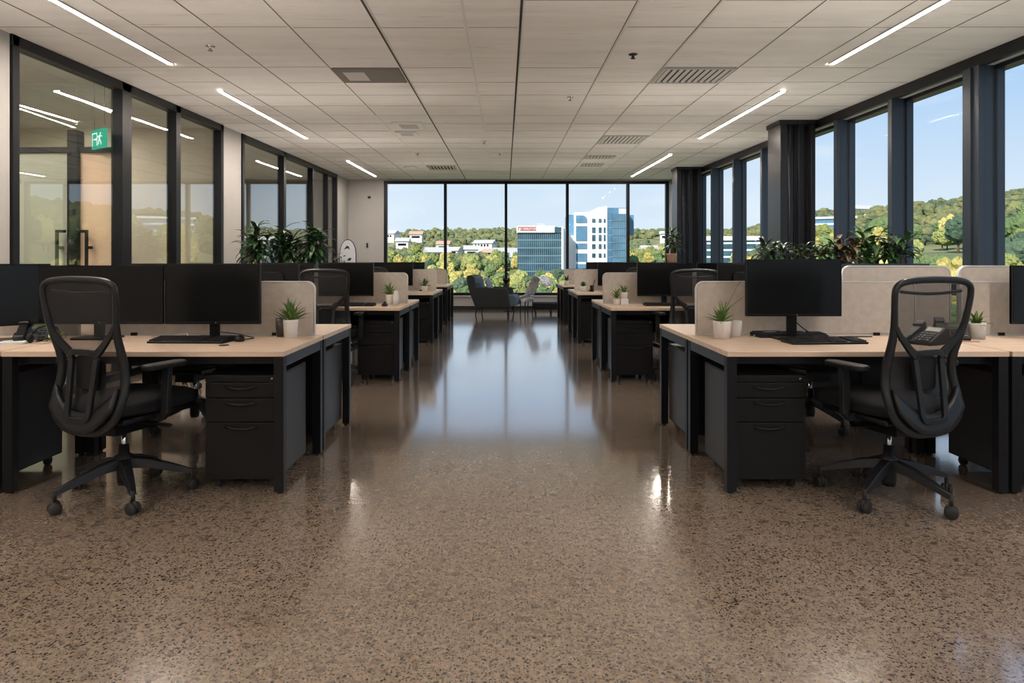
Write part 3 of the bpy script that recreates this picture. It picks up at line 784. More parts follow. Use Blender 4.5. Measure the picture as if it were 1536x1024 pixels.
# --- leaf and plants --------------------------------------------------
def leaf(mb, base, ang, tilt, L, wd, droop=.5, fold=.25, n=6, shape='lance', twist=0.0):
    """strip leaf with a folded midrib; ang = heading, tilt = elevation at the base (rad)"""
    p = Vector(base); el = tilt; vs = []; fs = []; h = Vector((math.cos(ang), math.sin(ang), 0)); side0 = Vector((-math.sin(ang), math.cos(ang), 0))
    for i in range(n+1):
        u = i/n
        if shape == 'lance': w = wd*math.sin(PI*min(1, u*.93+.07))**.8
        elif shape == 'spike': w = wd*(1-u)**.8*(.55+.9*u if u < .5 else 1)
        else: w = wd*(math.sin(PI*(u**.75)))**.7
        if i == n: w = wd*.02
        d = h*math.cos(el)+Vector((0, 0, 1))*math.sin(el); up = side0.cross(d)
        if up.z < 0 and abs(el) < 1.5: up = -up
        sd = side0*math.cos(twist)+up*math.sin(twist)
        vs += [p-sd*w/2+up*w*fold/2, p.copy(), p+sd*w/2+up*w*fold/2]
        p = p+d*(L/n); el -= droop/n*(1+u)
    for i in range(n):
        for j in (0, 1): a = i*3+j; fs.append((a, a+1, a+4, a+3))
    mb.add(vs, fs, True)

def bush(name, label, cat, loc, h, r, nstem, nleaf, L, wd, mleaf, shape='lance', seed=1, group=None, pot=None, z0=0.0):
    rnd = random.Random(seed)
    t = thing(name, label, cat, loc, 0, group)
    g = MB(); st = MB()
    for s_ in range(nstem):
        a = rnd.uniform(0, 2*PI); rr = r*math.sqrt(rnd.random())*.75; hh = h*rnd.uniform(.55, 1.0)*(1-.35*(rr/r)**2)
        b = Vector((rr*.25*math.cos(a), rr*.25*math.sin(a), z0)); tp = Vector((rr*math.cos(a), rr*math.sin(a), z0+hh))
        mid = (b+tp)/2+Vector((rnd.uniform(-.03, .03), rnd.uniform(-.03, .03), hh*.08))
        st.tube([b, mid, tp], .006, 5, up=(1, 0, 0))
        nl = max(3, nleaf//nstem)
        for k in range(nl):
            u = .25+.75*(k+rnd.random())/nl; q = b.lerp(mid, min(1, u*2)) if u < .5 else mid.lerp(tp, u*2-1)
            aa = k*2.4+rnd.uniform(-.4, .4)+a
            tilt = rnd.uniform(-.2, .7)+(u-.5)*1.0
            leaf(g, q, aa, tilt, L*rnd.uniform(.7, 1.15), wd*rnd.uniform(.75, 1.15), droop=rnd.uniform(.6, 1.5), shape=shape, n=5)
    g.build('foliage', mleaf, t)
    st.build('stem', M['stem'], t)
    return t
def spiky(name, label, loc, L, wd, n, mleaf, seed, z0, pot_r, pot_h, pot_mat, spread=1.0, shape='lance', square=False, long_stems=0):
    rnd = random.Random(seed)
    t = thing(name, label, 'potted plant', loc)
    if square: MB().prism(rrect(-pot_r, pot_r, -pot_r, pot_r, pot_r*.4), -pot_h, 0, Matrix.Rotation(R(-90), 4, 'X')).build('pot', pot_mat, t, bevel=.004)
    else: MB().lathe([(pot_r*.86, 0), (pot_r*.98, pot_h*.9), (pot_r, pot_h), (pot_r*.88, pot_h), (pot_r*.84, pot_h*.86), (0.001, pot_h*.86)], 24).build('pot', pot_mat, t)
    MB().lathe([(pot_r*.84, pot_h*.85), (pot_r*.80, pot_h*.90), (.001, pot_h*.93)], 16).build('soil', M['soil'], t)
    g = MB()
    for i in range(n):
        a = i*2.399+rnd.uniform(-.2, .2); u = (i+.5)/n
        tilt = R(88)-u*R(62)*spread+rnd.uniform(-.1, .1)
        leaf(g, (rnd.uniform(-.3, .3)*pot_r, rnd.uniform(-.3, .3)*pot_r, z0), a, tilt, L*rnd.uniform(.75, 1.1)*(1-.25*u), wd, droop=rnd.uniform(.1, .6), fold=.5, n=5, shape=shape)
    for i in range(long_stems):
        g.tube([(0, 0, z0), (.03+.02*i, 0, z0+.10), (.09+.04*i, 0, z0+.22-.06*i)], .0018, 5)
        leaf(g, (.09+.04*i, 0, z0+.22-.06*i), 0.2, 1.0-.5*i, .06, .012, n=4)
    g.build('foliage', mleaf, t)
    return t

# ------------------------------------------------------------------ desks per row
ROWS = [(3.6, 1.17), (6.97, 1.08), (10.2, 1.08), (13.3, 1.13)]
rowname = ['nearest row', 'second row', 'third row', 'row by the end window']
sidename = {-1: 'on the glass-partition side', 1: 'on the tall-window side'}
DW0 = 1.49
desk_src = {}
def desk(x0, x1, y, label):
    w = round(abs(x1-x0), 3)
    if w not in desk_src: o = desk_src[w] = make_desk(w, label); first = True
    else: o = dup(desk_src[w])
    return place(o, ((x0+x1)/2, y, 0), 0, label)
ped_src = None
def pedestal(x, y, rz, label):
    global ped_src
    if ped_src is None: ped_src = make_pedestal(label); o = ped_src
    else: o = dup(ped_src)
    return place(o, (x, y, 0), rz, label)
for r_, (y, xe) in enumerate(ROWS):
    for s_ in (-1, 1):
        a, b = s_*xe, s_*(xe+DW0)
        for h_, yy_ in (('front', y), ('rear', y+.80)):
            desk(min(a, b), max(a, b), yy_, 'oak-topped aisle desk %s, %s, %s half' % (sidename[s_], rowname[r_], h_))
        pedestal(s_*(xe+.25), y+.07, 0, 'drawer unit under the front aisle desk %s, %s' % (sidename[s_], rowname[r_]))
        pedestal(s_*(xe+.25), y+1.52, PI, 'drawer unit under the rear aisle desk %s, %s' % (sidename[s_], rowname[r_]))
        if r_ < 3:
            c = s_*(xe+DW0+.015); d = s_*(4.05 if s_ > 0 else 3.93)
            for h_, yy_ in (('front', y), ('rear', y+.80)):
                desk(min(c, d), max(c, d), yy_, 'oak-topped outer desk %s, %s, %s half' % (sidename[s_], rowname[r_], h_))
            pedestal(s_*(xe+DW0+.255), y+.07, 0, 'drawer unit, outer front desk %s, %s' % (sidename[s_], rowname[r_]))

# ------------------------------------------------------------------ fabric dividers
def divider(x0, x1, y, top, label, corners=(0, 0, 1, 1)):
    t = thing('desk_divider', label, 'desk divider', ((x0+x1)/2, y, DT))
    w = (x1-x0)/2; h = top-DT
    ol = rrect(-w+.006, w-.006, .012, h-.006, .045, corners)
    MB().prism(ol, -.012, .012).build('panel', M['screen_fabric'], t, bevel=.002)
    ol2 = rrect(-w, w, .006, h, .05, corners)
    MB().sweep([(x, 0, z) for x, z in ol2], [(-.004, -.014), (.004, -.014), (.004, .014), (-.004, .014)], closed=True, smooth=False).build('edge_trim', M['screen_trim'], t)
    for x in (-w+.25, w-.25): MB().box(x-.02, x+.02, -.02, .02, 0, .02).build('clamp', M['black_metal'], t)
    return t
for r_, (y, xe) in enumerate(ROWS):
    for s_ in (-1, 1):
        e_ = 1.225 if r_ == 0 else (1.11 if r_ < 3 else 1.22)
        a, b = s_*e_, s_*(xe+DW0-.03)
        divider(min(a, b), max(a, b), y+.792, 1.10 if r_ < 3 else 1.07, 'beige fabric divider across the aisle desks %s, %s' % (sidename[s_], rowname[r_]))
        if r_ < 3:
            if s_ > 0 and r_ == 0: c, d = 2.93, 4.05
            else: c = s_*(xe+DW0+.08); d = s_*(4.03 if s_ > 0 else 3.90)
            divider(min(c, d), max(c, d), y+.792, 1.10, 'beige fabric divider across the outer desks %s, %s' % (sidename[s_], rowname[r_]))
divider(2.20, 2.90, 4.46, 1.20, 'taller beige divider behind the second screen on the tall-window side')
divider(2.96, 4.03, 4.46, 1.20, 'taller beige divider behind the outer desk by the tall windows')

# slim hidden uplighters, added behind the dividers only to brighten the ceiling
def uplighter(xc, y, label):
    t = thing('added_uplighter', label, 'added lamp', (xc, y, DT), 0, 'added uplighters behind the desk dividers')
    g = MB(); g.box(-.55, .55, -.045, -.038, .25, .325); g.box(-.55, .55, .038, .045, .25, .325); g.box(-.55, -.543, -.038, .038, .25, .325); g.box(.543, .55, -.038, .038, .25, .325); g.box(-.543, .543, -.038, .038, .25, .257)
    g.build('housing', M['black_metal'], t)
    MB().box(-.54, .54, -.036, .036, .265, .285).build('diffuser', M['uplight_fill'], t)
    for x in (-.45, .45): MB().box(x-.012, x+.012, -.02, .02, 0, .25).build('post', M['black_metal'], t)
for r_, (y, xe) in enumerate(ROWS):
    for s_ in (-1, 1):
        near_r = (r_ == 0 and s_ > 0)
        uplighter(s_*(2.02 if near_r else 1.86), y+(.96 if near_r else .86), 'added slim black uplighter, aisle desk divider %s, %s' % (sidename[s_], rowname[r_]))
        if r_ < 3: uplighter(s_*3.28, y+(.96 if near_r else .86), 'added slim black uplighter, outer desk divider %s, %s' % (sidename[s_], rowname[r_]))

# ------------------------------------------------------------------ monitors
mon_src = {}
def monitor(xc, y, w, label, rz=0.0, h=.37, zb=.845):
    k = (w, h, zb)
    if k not in mon_src: o = mon_src[k] = make_monitor(w, h, label, zb)
    else: o = dup(mon_src[k])
    return place(o, (xc, y, DT), rz, label)
monitor(px(320, 4.20), 4.20, .585, 'black monitor facing the camera beside the dark and white pot')
monitor(px(146, 4.20), 4.20, .815, 'very wide black monitor behind the mesh task chair', h=.36)
monitor(px(1189.5, 4.20), 4.20, .585, 'black monitor facing the camera behind the keyboard on the tall-window side', h=.35, zb=.893)
monitor(3.40, 4.20, .585, 'black monitor cut by the picture edge, on the outer desk by the tall windows', h=.36)
monitor(-3.02, 4.02, .585, 'black glossy monitor turned sideways at the picture edge', R(50), h=.37)
monitor(-1.76, 4.85, .585, 'monitor seen from behind on the rear desk, above the beige divider', PI)
monitor(-2.38, 4.85, .585, 'monitor seen from behind on the rear desk, behind the very wide monitor', PI)
monitor(1.80, 4.85, .585, 'monitor seen from behind on the rear desk of the tall-window side', PI)
monitor(2.69, 4.85, .56, 'bluish-lit monitor back seen past the mesh chair by the tall windows', PI, h=.38, zb=.815)
for r_ in (1, 2, 3):
    y, xe = ROWS[r_]
    for s_ in (-1, 1):
        xc = s_*(1.77 if r_ < 3 else 1.95)
        monitor(xc, y+.62, .61, 'black aisle-side monitor facing the camera %s, %s' % (sidename[s_], rowname[r_]))
        if r_ < 3:
            monitor(s_*2.42, y+.62, .585, 'second black monitor facing the camera %s, %s' % (sidename[s_], rowname[r_]))
        monitor(s_*(1.95 if r_ < 3 else 2.2), y+1.22, .585, 'monitor with its back to the camera %s, %s' % (sidename[s_], rowname[r_]), PI)
monitor(3.05, 6.97+.62, .585, 'black monitor facing the camera on the outer desk, second row by the windows')

# ------------------------------------------------------------------ desk-top items
kb_src = make_keyboard('x')
place(kb_src, (px(290, 4.05), 4.02, DT), R(-3), 'black keyboard in front of the monitor on the glass-partition side')
mo_src = make_mouse('x')
place(mo_src, (px(361, 4.08), 4.06, DT), R(25), 'black mouse beside the keyboard on the glass-partition side')
o = dup(kb_src); place(o, (px(1236, 3.98), 3.98, DT), R(4), 'black keyboard in front of the monitor on the tall-window side')
o = dup(kb_src); place(o, (px(1190, 4.27), 4.34, DT), R(7), 'second black keyboard pushed back under the monitor stand')
o = dup(kb_src); place(o, (-1.62, 7.30, DT), 0, 'black keyboard on the second row desk, glass-partition side')
o = dup(kb_src); place(o, (1.72, 7.35, DT), 0, 'black keyboard on the second row desk, tall-window side')
o = dup(mo_src); place(o, (-1.28, 7.25, DT), 0, 'black mouse on the second row desk, glass-partition side')
# small cap on the desk
t = thing('cable_grommet', 'black oval cap in the desk top below the mouse', 'cable grommet', (px(336, 3.86), 3.86, DT))
MB().lathe([(.028, 0), (.028, .003), (.02, .004)], 20).build('ring', M['plastic'], t)
def cable(name, label, pts, r=.003, m='cord'):
    fp = []
    P = [Vector(p) for p in pts]; n = len(P)
    for i in range(n-1):
        p0, p1, p2, p3 = P[max(0, i-1)], P[i], P[i+1], P[min(n-1, i+2)]
        for k in range(6):
            u = k/6; fp.append(.5*((2*p1)+(p2-p0)*u+(2*p0-5*p1+4*p2-p3)*u*u+(3*p1-p0-3*p2+p3)*u**3))
    fp.append(P[-1])
    return tag(MB().tube(fp, r, 6, up=(0, .3, 1)).build(name, M[m]), label, 'cable')
z_ = DT+.004
cable('monitor_cable', 'thin cable looping beside the monitor stand, glass-partition side', [(-1.78, 4.27, z_+.03), (-1.70, 4.28, z_+.02), (-1.62, 4.30, z_), (-1.55, 4.20, z_), (-1.60, 4.10, z_)], m='cord')
cable('monitor_cable', 'white cable curling behind the keyboard, glass-partition side', [(-2.15, 4.20, z_), (-2.10, 4.30, z_), (-2.00, 4.28, z_+.02), (-1.95, 4.20, z_), (-1.87, 4.14, z_)], m='white_plastic')
cable('monitor_cable', 'dark cable sloping down from the monitor stand, tall-window side', [(1.80, 4.25, .86), (1.88, 4.27, .80), (1.96, 4.27, z_), (2.15, 4.28, z_), (2.3, 4.28, z_)], .004)
cable('monitor_cable', 'thin white cable behind the keyboard, tall-window side', [(1.56, 4.30, z_), (1.62, 4.33, z_+.02), (1.72, 4.34, z_+.022), (1.76, 4.36, z_)], m='white_plastic')

def phone(label, loc, rz):
    t = thing('desk_phone', label, 'telephone', loc, rz)
    MB().prism([(-.10, 0), (.10, 0), (.10, .085), (.06, .095), (-.10, .02)], -.085, .085, Matrix.Rotation(R(90), 4, 'Z')).build('body', M['plastic'], t, bevel=.006)
    q = Matrix.Rotation(R(24), 4, 'X')
    g = MB(); g.box(-.082, -.035, -.10, .10, .064, .080, q); g.box(-.086, -.031, -.11, -.06, .060, .092, q); g.box(-.086, -.031, .06, .11, .060, .092, q)
    g.build('handset', M['plastic_grey'], t, bevel=.006)
    MB().box(-.015, .075, .035, .085, .058, .064, q).build('display', M['green_disp'], t, bevel=.002)
    g = MB()
    for i in range(4):
        for j in range(4): g.box(-.01+i*.021, .005+i*.021, -.075+j*.025, -.059+j*.025, .058, .066, q)
    g.build('keypad', M['pedestal_side'], t)
    return t
phone('black desk phone with display standing left of the small pot by the tall windows', (px(1424, 4.2), 4.18, DT), R(-25))
phone('black desk phone seen through the mesh of the chair by the tall windows', (px(1388, 3.95), 3.95, DT), R(-60))
phone('black desk phone at the picture edge beside the very wide monitor', (px(52, 4.12), 4.12, DT), R(25))
t = thing('headset', 'black headset lying in front of the very wide monitor', 'headset', (px(66, 3.98), 3.98, DT), R(10))
MB().tube([(-.07, 0, .02), (-.075, .02, .05), (-.05, .04, .085), (0, .05, .10), (.05, .04, .085), (.075, .02, .05), (.07, 0, .02)], .006, 6, up=(0, 1, .2)).build('band', M['plastic'], t)
for x in (-.072, .072): MB().ellipsoid((x, 0, .028), (.018, .03, .028), 12, 8).build('ear_cup', M['plastic'], t)
t = thing('paper_stack', 'pale sheets of paper under the phone at the picture edge', 'paper', (px(22, 4.0), 3.98, DT), R(8))
MB().box(-.06, .10, -.10, .10, 0, .006).box(-.05, .11, -.09, .10, .006, .012).build('sheets', M['paper'], t)
t = thing('pen', 'pale pen lying on the desk beside the small pot by the tall windows', 'pen', (px(1455, 4.0), 4.02, DT+.005), R(70))
MB().cyl((0, -.06, 0), (0, .06, 0), .004, n=8).build('barrel', M['terracotta'], t)

# pots and plants on desks
d_ = 4.24
spiky('potted_plant', 'spiky green plant in a white pot beside the monitor, glass-partition side', (px(436, d_), d_, DT), .155, .020, 44, M['leaf_light'], 3, .095, .046, .115, M['pot_white'], 1.05)
t = thing('pot_shade_cup', 'dark brown cup standing for the shaded side of the white pot, glass-partition side', 'cup', (px(420, 4.30), 4.33, DT))  # dark body put where the left of the pot is only in shade
MB().lathe([(.030, 0), (.036, .05), (.036, .115), (.033, .115), (.030, .01)], 20).build('body', M['pot_dark'], t)
d_ = 4.22
spiky('potted_plant', 'plant with long trailing shoots in a white square pot, tall-window side', (px(1083, d_), d_, DT), .14, .016, 30, M['leaf_light'], 5, .095, .055, .108, M['pot_white'], 1.25, long_stems=2)
t = thing('white_cup', 'plain white cup standing behind the square pot, tall-window side', 'cup', (px(1106, 4.3), 4.33, DT))
MB().lathe([(.030, 0), (.036, .05), (.038, .100), (.034, .100), (.030, .01)], 20).build('body', M['pot_white'], t)
spiky('potted_plant', 'small succulent in a white pot on the outer desk by the tall windows', (px(1465, 4.2), 4.2, DT), .12, .022, 16, M['leaf_light'], 9, .085, .050, .098, M['pot_white'], 1.35)
d_ = 7.55
spiky('potted_plant', 'grassy green plant in a white pot, second row, glass-partition side', (px(584.5, d_), d_, DT), .17, .018, 34, M['leaf_light'], 12, .095, .045, .11, M['pot_white'], 1.0)
t = thing('white_bottle', 'slim white bottle beside the grassy plant, second row', 'bottle', (px(594, 7.5), 7.5, DT))
MB().lathe([(.030, 0), (.032, .10), (.026, .125), (.024, .15), (.022, .152)], 18).build('body', M['white_plastic'], t)
spiky('potted_plant', 'small green-leaved plant in a white pot next to the paler pair, second row window side', (px(925, d_), d_, DT), .13, .018, 22, M['leaf_light'], 13, .07, .042, .055, M['pot_white'], 1.1)
t = thing('white_box', 'white square pot base under the round white pot, second row window side', 'box', (px(936, d_), d_+.0, DT))
MB().box(-.042, .042, -.04, .04, 0, .065).build('body', M['white_plastic'], t, bevel=.006)
spiky('potted_plant', 'tiny plant in a tapered white pot on top of a white box, second row', (px(936, d_), d_, DT+.065), .12, .016, 20, M['leaf_light'], 14, .06, .040, .07, M['pot_white'], 1.2)
d_ = 10.75
spiky('potted_plant', 'small dark plant in a white pot, third row, glass-partition side', (px(637, d_), d_, DT), .16, .03, 18, M['leaf'], 15, .08, .05, .09, M['pot_white'], 1.3)
spiky('potted_plant', 'small dark plant in a pale square pot, third row, tall-window side', (px(875, d_), d_, DT), .10, .03, 16, M['leaf'], 16, .08, .052, .085, M['pot_white'], 1.1)
t = thing('pen_cup', 'black pen holder tilting beside the pot, third row window side', 'pen cup', (px(888, d_), d_, DT))
MB().lathe([(.03, 0), (.032, .10), (.028, .10), (.026, .01)], 14).cyl((0, 0, .05), (.05, 0, .19), .006, n=6).build('body', M['plastic'], t)
d_ = 13.85
spiky('potted_plant', 'small plant in a pale pot on the last desk, tall-window side', (px(850, d_), d_, DT), .14, .03, 16, M['leaf'], 17, .08, .05, .085, M['pot_white'], 1.2)
# yellow-green sprig
t = thing('artificial_flower', 'yellow-green sprig lying by the very wide monitor', 'flower', (px(88, 4.0), 3.98, DT), 0)
g = MB(); rnd = random.Random(2)
for i in range(22): leaf(g, (rnd.uniform(-.03, .03), rnd.uniform(-.02, .02), .005+rnd.random()*.06), rnd.uniform(0, 6.28), rnd.uniform(.1, 1.3), .05, .018, n=4)
g.build('foliage', mat('sprig', (0.45, 0.50, 0.12), .5), t)

# ------------------------------------------------------------------ chairs
ch1 = make_chair('black mesh task chair in front of the very wide monitor', R(0))
place(ch1, (-2.0, 3.58, 0), R(-19))
for c in COL.objects:
    if c.parent == ch1 and c.name.startswith('star_base'): c.rotation_euler = (0, 0, R(19)); sb1 = c
CH.clear()
def chair(loc, rz, label, base=0.0):
    o = dup(ch1); place(o, loc, rz, label)
    for c in COL.objects:
        if c.parent == o and c.name.startswith('star_base'): c.rotation_euler = (0, 0, base-rz)
    return o
chair((2.0, 3.56, 0), R(17), 'black mesh task chair at the tall-window side, tilted toward the aisle', R(-12))
chair((-2.33, 5.12, 0), R(180-8), 'black task chair tucked under the rear desk, seen behind the front chair', R(10))
chair((2.30, 5.15, 0), R(180+12), 'black task chair tucked under the rear desk, tall-window side', R(-20))
chair((-1.76, 6.98, 0), R(-4), 'black mesh chair at the second row, glass-partition side', R(8))
chair((1.84, 6.98, 0), R(6), 'black mesh chair at the second row, tall-window side', R(-8))
chair((3.42, 5.62, 0), R(180), 'black mesh chair behind the outer desk by the tall windows', R(5))
chair((-1.80, 8.75, 0), R(180), 'black mesh chair behind the second row, glass-partition side', R(5))
chair((1.85, 8.75, 0), R(180), 'black mesh chair behind the second row, tall-window side', R(5))
chair((-2.9, 6.90, 0), R(10), 'black mesh chair at the outer desk of the second row, glass-partition side', R(25))

# ------------------------------------------------------------------ storage cabinets with planters
def cabinet(name, label, x0, x1, y0, y1, h, doors):
    t = thing(name, label, 'cabinet', ((x0+x1)/2, y0, 0)); w = (x1-x0)/2; d = y1-y0
    MB().box(-w, w, .02, d, 0.06, h).box(-w+.02, w-.02, .04, d-.02, 0, .06).build('body', M['pedestal'], t, bevel=.003)
    for i in range(doors):
        a = -w+2*w*i/doors+.003; b = -w+2*w*(i+1)/doors-.003
        dr = MB().box(a, b, 0, .02, .07, h-.02).build('door', M['pedestal'], t, bevel=.002)
        xx = b-.04 if i % 2 == 0 else a+.04
        MB().box(xx-.006, xx+.006, -.025, 0, h*.5, h*.5+.15).build('handle', M['chrome'], dr, bevel=.002)
    return t
cabinet('storage_cabinet', 'tall black cabinet carrying the planter, tall-window side', 2.32, 3.96, 6.28, 6.68, 1.07, 4)
cabinet('storage_cabinet', 'tall black cabinet carrying the planter, glass-partition side', -3.60, -2.25, 8.92, 9.32, 1.05, 4)
def trough(label, x0, x1, y0, y1, z0, h):
    t = thing('planter_box', label, 'planter', ((x0+x1)/2, (y0+y1)/2, z0)); w = (x1-x0)/2; d = (y1-y0)/2
    g = MB(); g.box(-w, w, -d, -d+.015, 0, h); g.box(-w, w, d-.015, d, 0, h); g.box(-w, -w+.015, -d+.015, d-.015, 0, h); g.box(w-.015, w, -d+.015, d-.015, 0, h); g.box(-w+.015, w-.015, -d+.015, d-.015, 0, .01)
    g.build('box', M['fin_blue'], t, bevel=.002)
    MB().box(-w+.016, w-.016, -d+.016, d-.016, .01, h-.03).build('soil', M['soil'], t)
trough('long black planter box with leafy plants, tall-window side', 2.35, 3.93, 6.32, 6.64, 1.07, .14)
trough('long black planter box with leafy plants, glass-partition side', -3.55, -2.30, 8.96, 9.28, 1.05, .14)
zp = 1.18
for k, (x, h, r, ns, nl, L, wd, mt, lb) in enumerate((
    (2.52, .25, .17, 11, 100, .15, .035, 'leaf_dark', 'low dark leafy plant at the aisle end of the window-side planter'),
    (2.80, .22, .16, 10, 90, .14, .032, 'leaf_dark', 'low dark leafy plant second along the window-side planter'),
    (3.02, .25, .14, 9, 75, .15, .035, 'leaf', 'narrow-leaved green plant in the middle of the window-side planter'),
    (3.22, .29, .14, 9, 75, .15, .05, 'leaf_brown', 'plant with brownish leaves in the window-side planter'),
    (3.45, .35, .16, 11, 75, .19, .065, 'leaf', 'broad-leaved bright plant, tallest in the window-side planter'),
    (3.73, .33, .16, 11, 75, .20, .062, 'leaf', 'broad-leaved plant at the far end of the window-side planter'))):
    bush('leafy_plant', lb, 'plant', (x, 6.48, zp), h, r, ns, nl, L, wd, M[mt], 'broad' if wd > .05 else 'lance', seed=20+k)
for k, (x, h, r, ns, nl, L, wd, mt, lb) in enumerate((
    (-3.28, .56, .26, 14, 140, .26, .062, 'leaf_dark', 'dark leafy plant with the tallest upright shoot, partition-side planter'),
    (-2.92, .52, .24, 14, 140, .25, .062, 'leaf_dark', 'dense dark leafy plant in the middle of the partition-side planter'),
    (-2.58, .54, .26, 14, 140, .26, .060, 'leaf_dark', 'dark leafy plant with drooping leaves, aisle end of the partition-side planter'))):
    bush('leafy_plant', lb, 'plant', (x, 9.12, 1.16), h, r, ns, nl, L, wd, M[mt], 'lance', seed=40+k)

# back corners
cabinet('storage_cabinet', 'black cabinet under the terracotta pot near the far column', 2.95, 3.65, 13.6, 14.0, 1.15, 2)
t = bush('potted_palm', 'green leafy plant in a terracotta pot near the far column', 'potted plant', (3.36, 13.8, 1.15), .52, .17, 8, 64, .26, .055, M['leaf_dark'], 'lance', seed=60, z0=.20)
MB().lathe([(.085, 0), (.10, .21), (.108, .22), (.108, .24), (.09, .24), (.085, .20), (.001, .20)], 24).build('pot', M['terracotta'], t)
t = bush('floor_plant', 'narrow dark plant in the far corner beside the white rounded board', 'potted plant', (px(508, 15.4), 15.4, 0), 1.25, .12, 8, 110, .18, .05, M['leaf_dark'], 'lance', seed=61, z0=.32)
MB().lathe([(.13, 0), (.16, .33), (.17, .36), (.14, .36), (.13, .30), (.001, .30)], 24).build('pot', M['pot_dark'], t)
t = thing('display_board', 'white round-topped board with dark brush marks in the far corner', 'board', (px(522, 16.0), 16.0, 0), R(-12))
ol = [(-.20, .5), (.20, .5), (.20, 1.35)]+[(.20*math.cos(R(a)), 1.40+.34*math.sin(R(a))) for a in range(0, 181, 15)]+[(-.20, 1.35)]
MB().prism(ol, -.01, .01).build('panel', M['board_white'], t)
MB().tube([(x, 0, z) for x, z in ol], .012, 6, closed=True).build('frame', M['plastic'], t)
g = MB(); yb = -.014
g.prism([(-.10, 1.50), (-.03, 1.60), (.03, 1.58), (.05, 1.50), (.0, 1.54), (-.06, 1.52)], yb, -.0095); g.prism([(-.12, 1.36), (-.06, 1.38), (-.05, 1.36), (-.11, 1.34)], yb, -.0095)
g.prism([(-.02, 1.26), (.04, 1.32), (.10, 1.30), (.05, 1.24)], yb, -.0095); g.prism([(-.13, 1.18), (-.08, 1.25), (-.07, 1.22), (-.11, 1.16)], yb, -.0095)
g.build('mark', M['fin_blue'], t)
g = MB()
for x in (-.15, .15): g.cyl((x, .0, .5), (x*1.2, -.14, 0), .012, n=8); g.cyl((x, .0, .5), (x*1.2, .16, 0), .012, n=8)
g.build('stand', M['plastic'], t)
t = thing('wall_switch', 'small dark thermostat on the far wall beside the end window', 'thermostat', (px(551, YB), YB, pz(368, YB)))
MB().box(-.045, .045, -.02, 0, -.07, .07).build('plate', M['wall'], t, bevel=.004); MB().box(-.02, .02, -.03, -.02, -.06, .06).build('dial', M['plastic'], t, bevel=.004)
t = thing('wall_sensor', 'small dark sensor high on the far wall', 'sensor', (px(554, YB), YB, pz(296, YB)))
MB().box(-.03, .03, -.05, 0, -.025, .025).build('body', M['plastic'], t, bevel=.006)

# ------------------------------------------------------------------ lounge: armchair (faces +X)
t = thing('armchair', 'dark grey armchair with blue-grey seat by the end window', 'armchair', (-.22, 15.95, 0), R(-10))
def side_panel(yc):
    ol = [(-.40, .17), (.36, .17), (.40, .22), (.34, .60), (.30, .62), (-.42, .64), (-.50, .60)]
    return MB().prism(ol, yc-.045, yc+.045)
for yc in (-.36, .36): side_panel(yc).build('arm', M['armchair_shell'], t, bevel=.025, seg=3)
MB().prism([(-.42, .20), (-.30, .18), (-.40, .55), (-.46, .88), (-.52, .92), (-.60, .90), (-.62, .84), (-.56, .55)], -.40, .40).build('backrest', M['armchair_shell'], t, bevel=.03, seg=3)
MB().prism([(-.36, .20), (.40, .20), (.52, .22), (.55, .30), (.54, .40), (.46, .46), (-.36, .44)], -.31, .31).build('seat', M['armchair_seat'], t, bevel=.03, seg=3)
MB().prism([(-.40, .45), (-.26, .45), (-.38, .86), (-.44, .90), (-.52, .86)], -.31, .31).build('back_cushion', M['armchair_seat'], t, bevel=.035, seg=3)
for x in (-.38, .34):
    for y in (-.33, .33): MB().cyl((x, y, .18), (x*1.08, y*1.05, 0), .020, .012, n=10).build('leg', M['plastic'], t)
o = tag(MB().ellipsoid((0, 0, 0), (.06, .20, .20), 18, 10, fn=lambda d: 1.0+.22*abs(d.y*d.z)).build('cushion', M['pillow']), 'blue-grey throw cushion leaning in the armchair', 'cushion')
o.location = (-.36, 15.80, .66); o.rotation_euler = (0, R(-22), R(-10))
# side table and vase behind the armchair
t = thing('side_table', 'small black round side table beside the armchair', 'side table', (.06, 16.95, 0))
MB().lathe([(.20, .55), (.20, .575)], 28).build('tabletop', M['plastic'], t); MB().lathe([(.15, 0), (.15, .012), (.018, .02), (.018, .55)], 20).build('base', M['plastic'], t)
t = thing('vase', 'black waisted vase on the small side table', 'vase', (.02, 16.95, .575))
MB().lathe([(.06, 0), (.075, .03), (.05, .09), (.045, .12), (.085, .18), (.09, .24), (.08, .24), (.07, .20)], 22).build('body', M['plastic'], t)

# white perforated lounge chair and black bench
def perforated():
    m = bpy.data.materials.new('perforated_white'); m.use_nodes = True; t_ = m.node_tree; b = t_.nodes['Principled BSDF']
    tcn = N(t_, 'ShaderNodeTexCoord'); v = N(t_, 'ShaderNodeTexVoronoi'); v.inputs['Scale'].default_value = 14
    r = N(t_, 'ShaderNodeValToRGB'); r.color_ramp.interpolation = 'CONSTANT'; r.color_ramp.elements[0].color = (.28, .27, .30, 1); r.color_ramp.elements[1].position = .32; r.color_ramp.elements[1].color = (.78, .74, .73, 1)
    t_.links.new(tcn.outputs['Object'], v.inputs['Vector']); t_.links.new(v.outputs['Distance'], r.inputs[0]); t_.links.new(r.outputs[0], b.inputs['Base Color']); b.inputs['Roughness'].default_value = .4
    return m
M['perf'] = perforated()
t = thing('lounge_chair', 'white patterned shell lounge chair beside the last window-side desk', 'lounge chair', (.70, 16.0, 0), R(-28))
COL_N = len(COL.objects)
prof = [(.47, .30), (.50, .37), (.58, .40), (.64, .42), (.68, .52), (.76, .70), (.82, .82), (.88, .86), (.98, .83), (1.05, .75), (1.08, .64)]
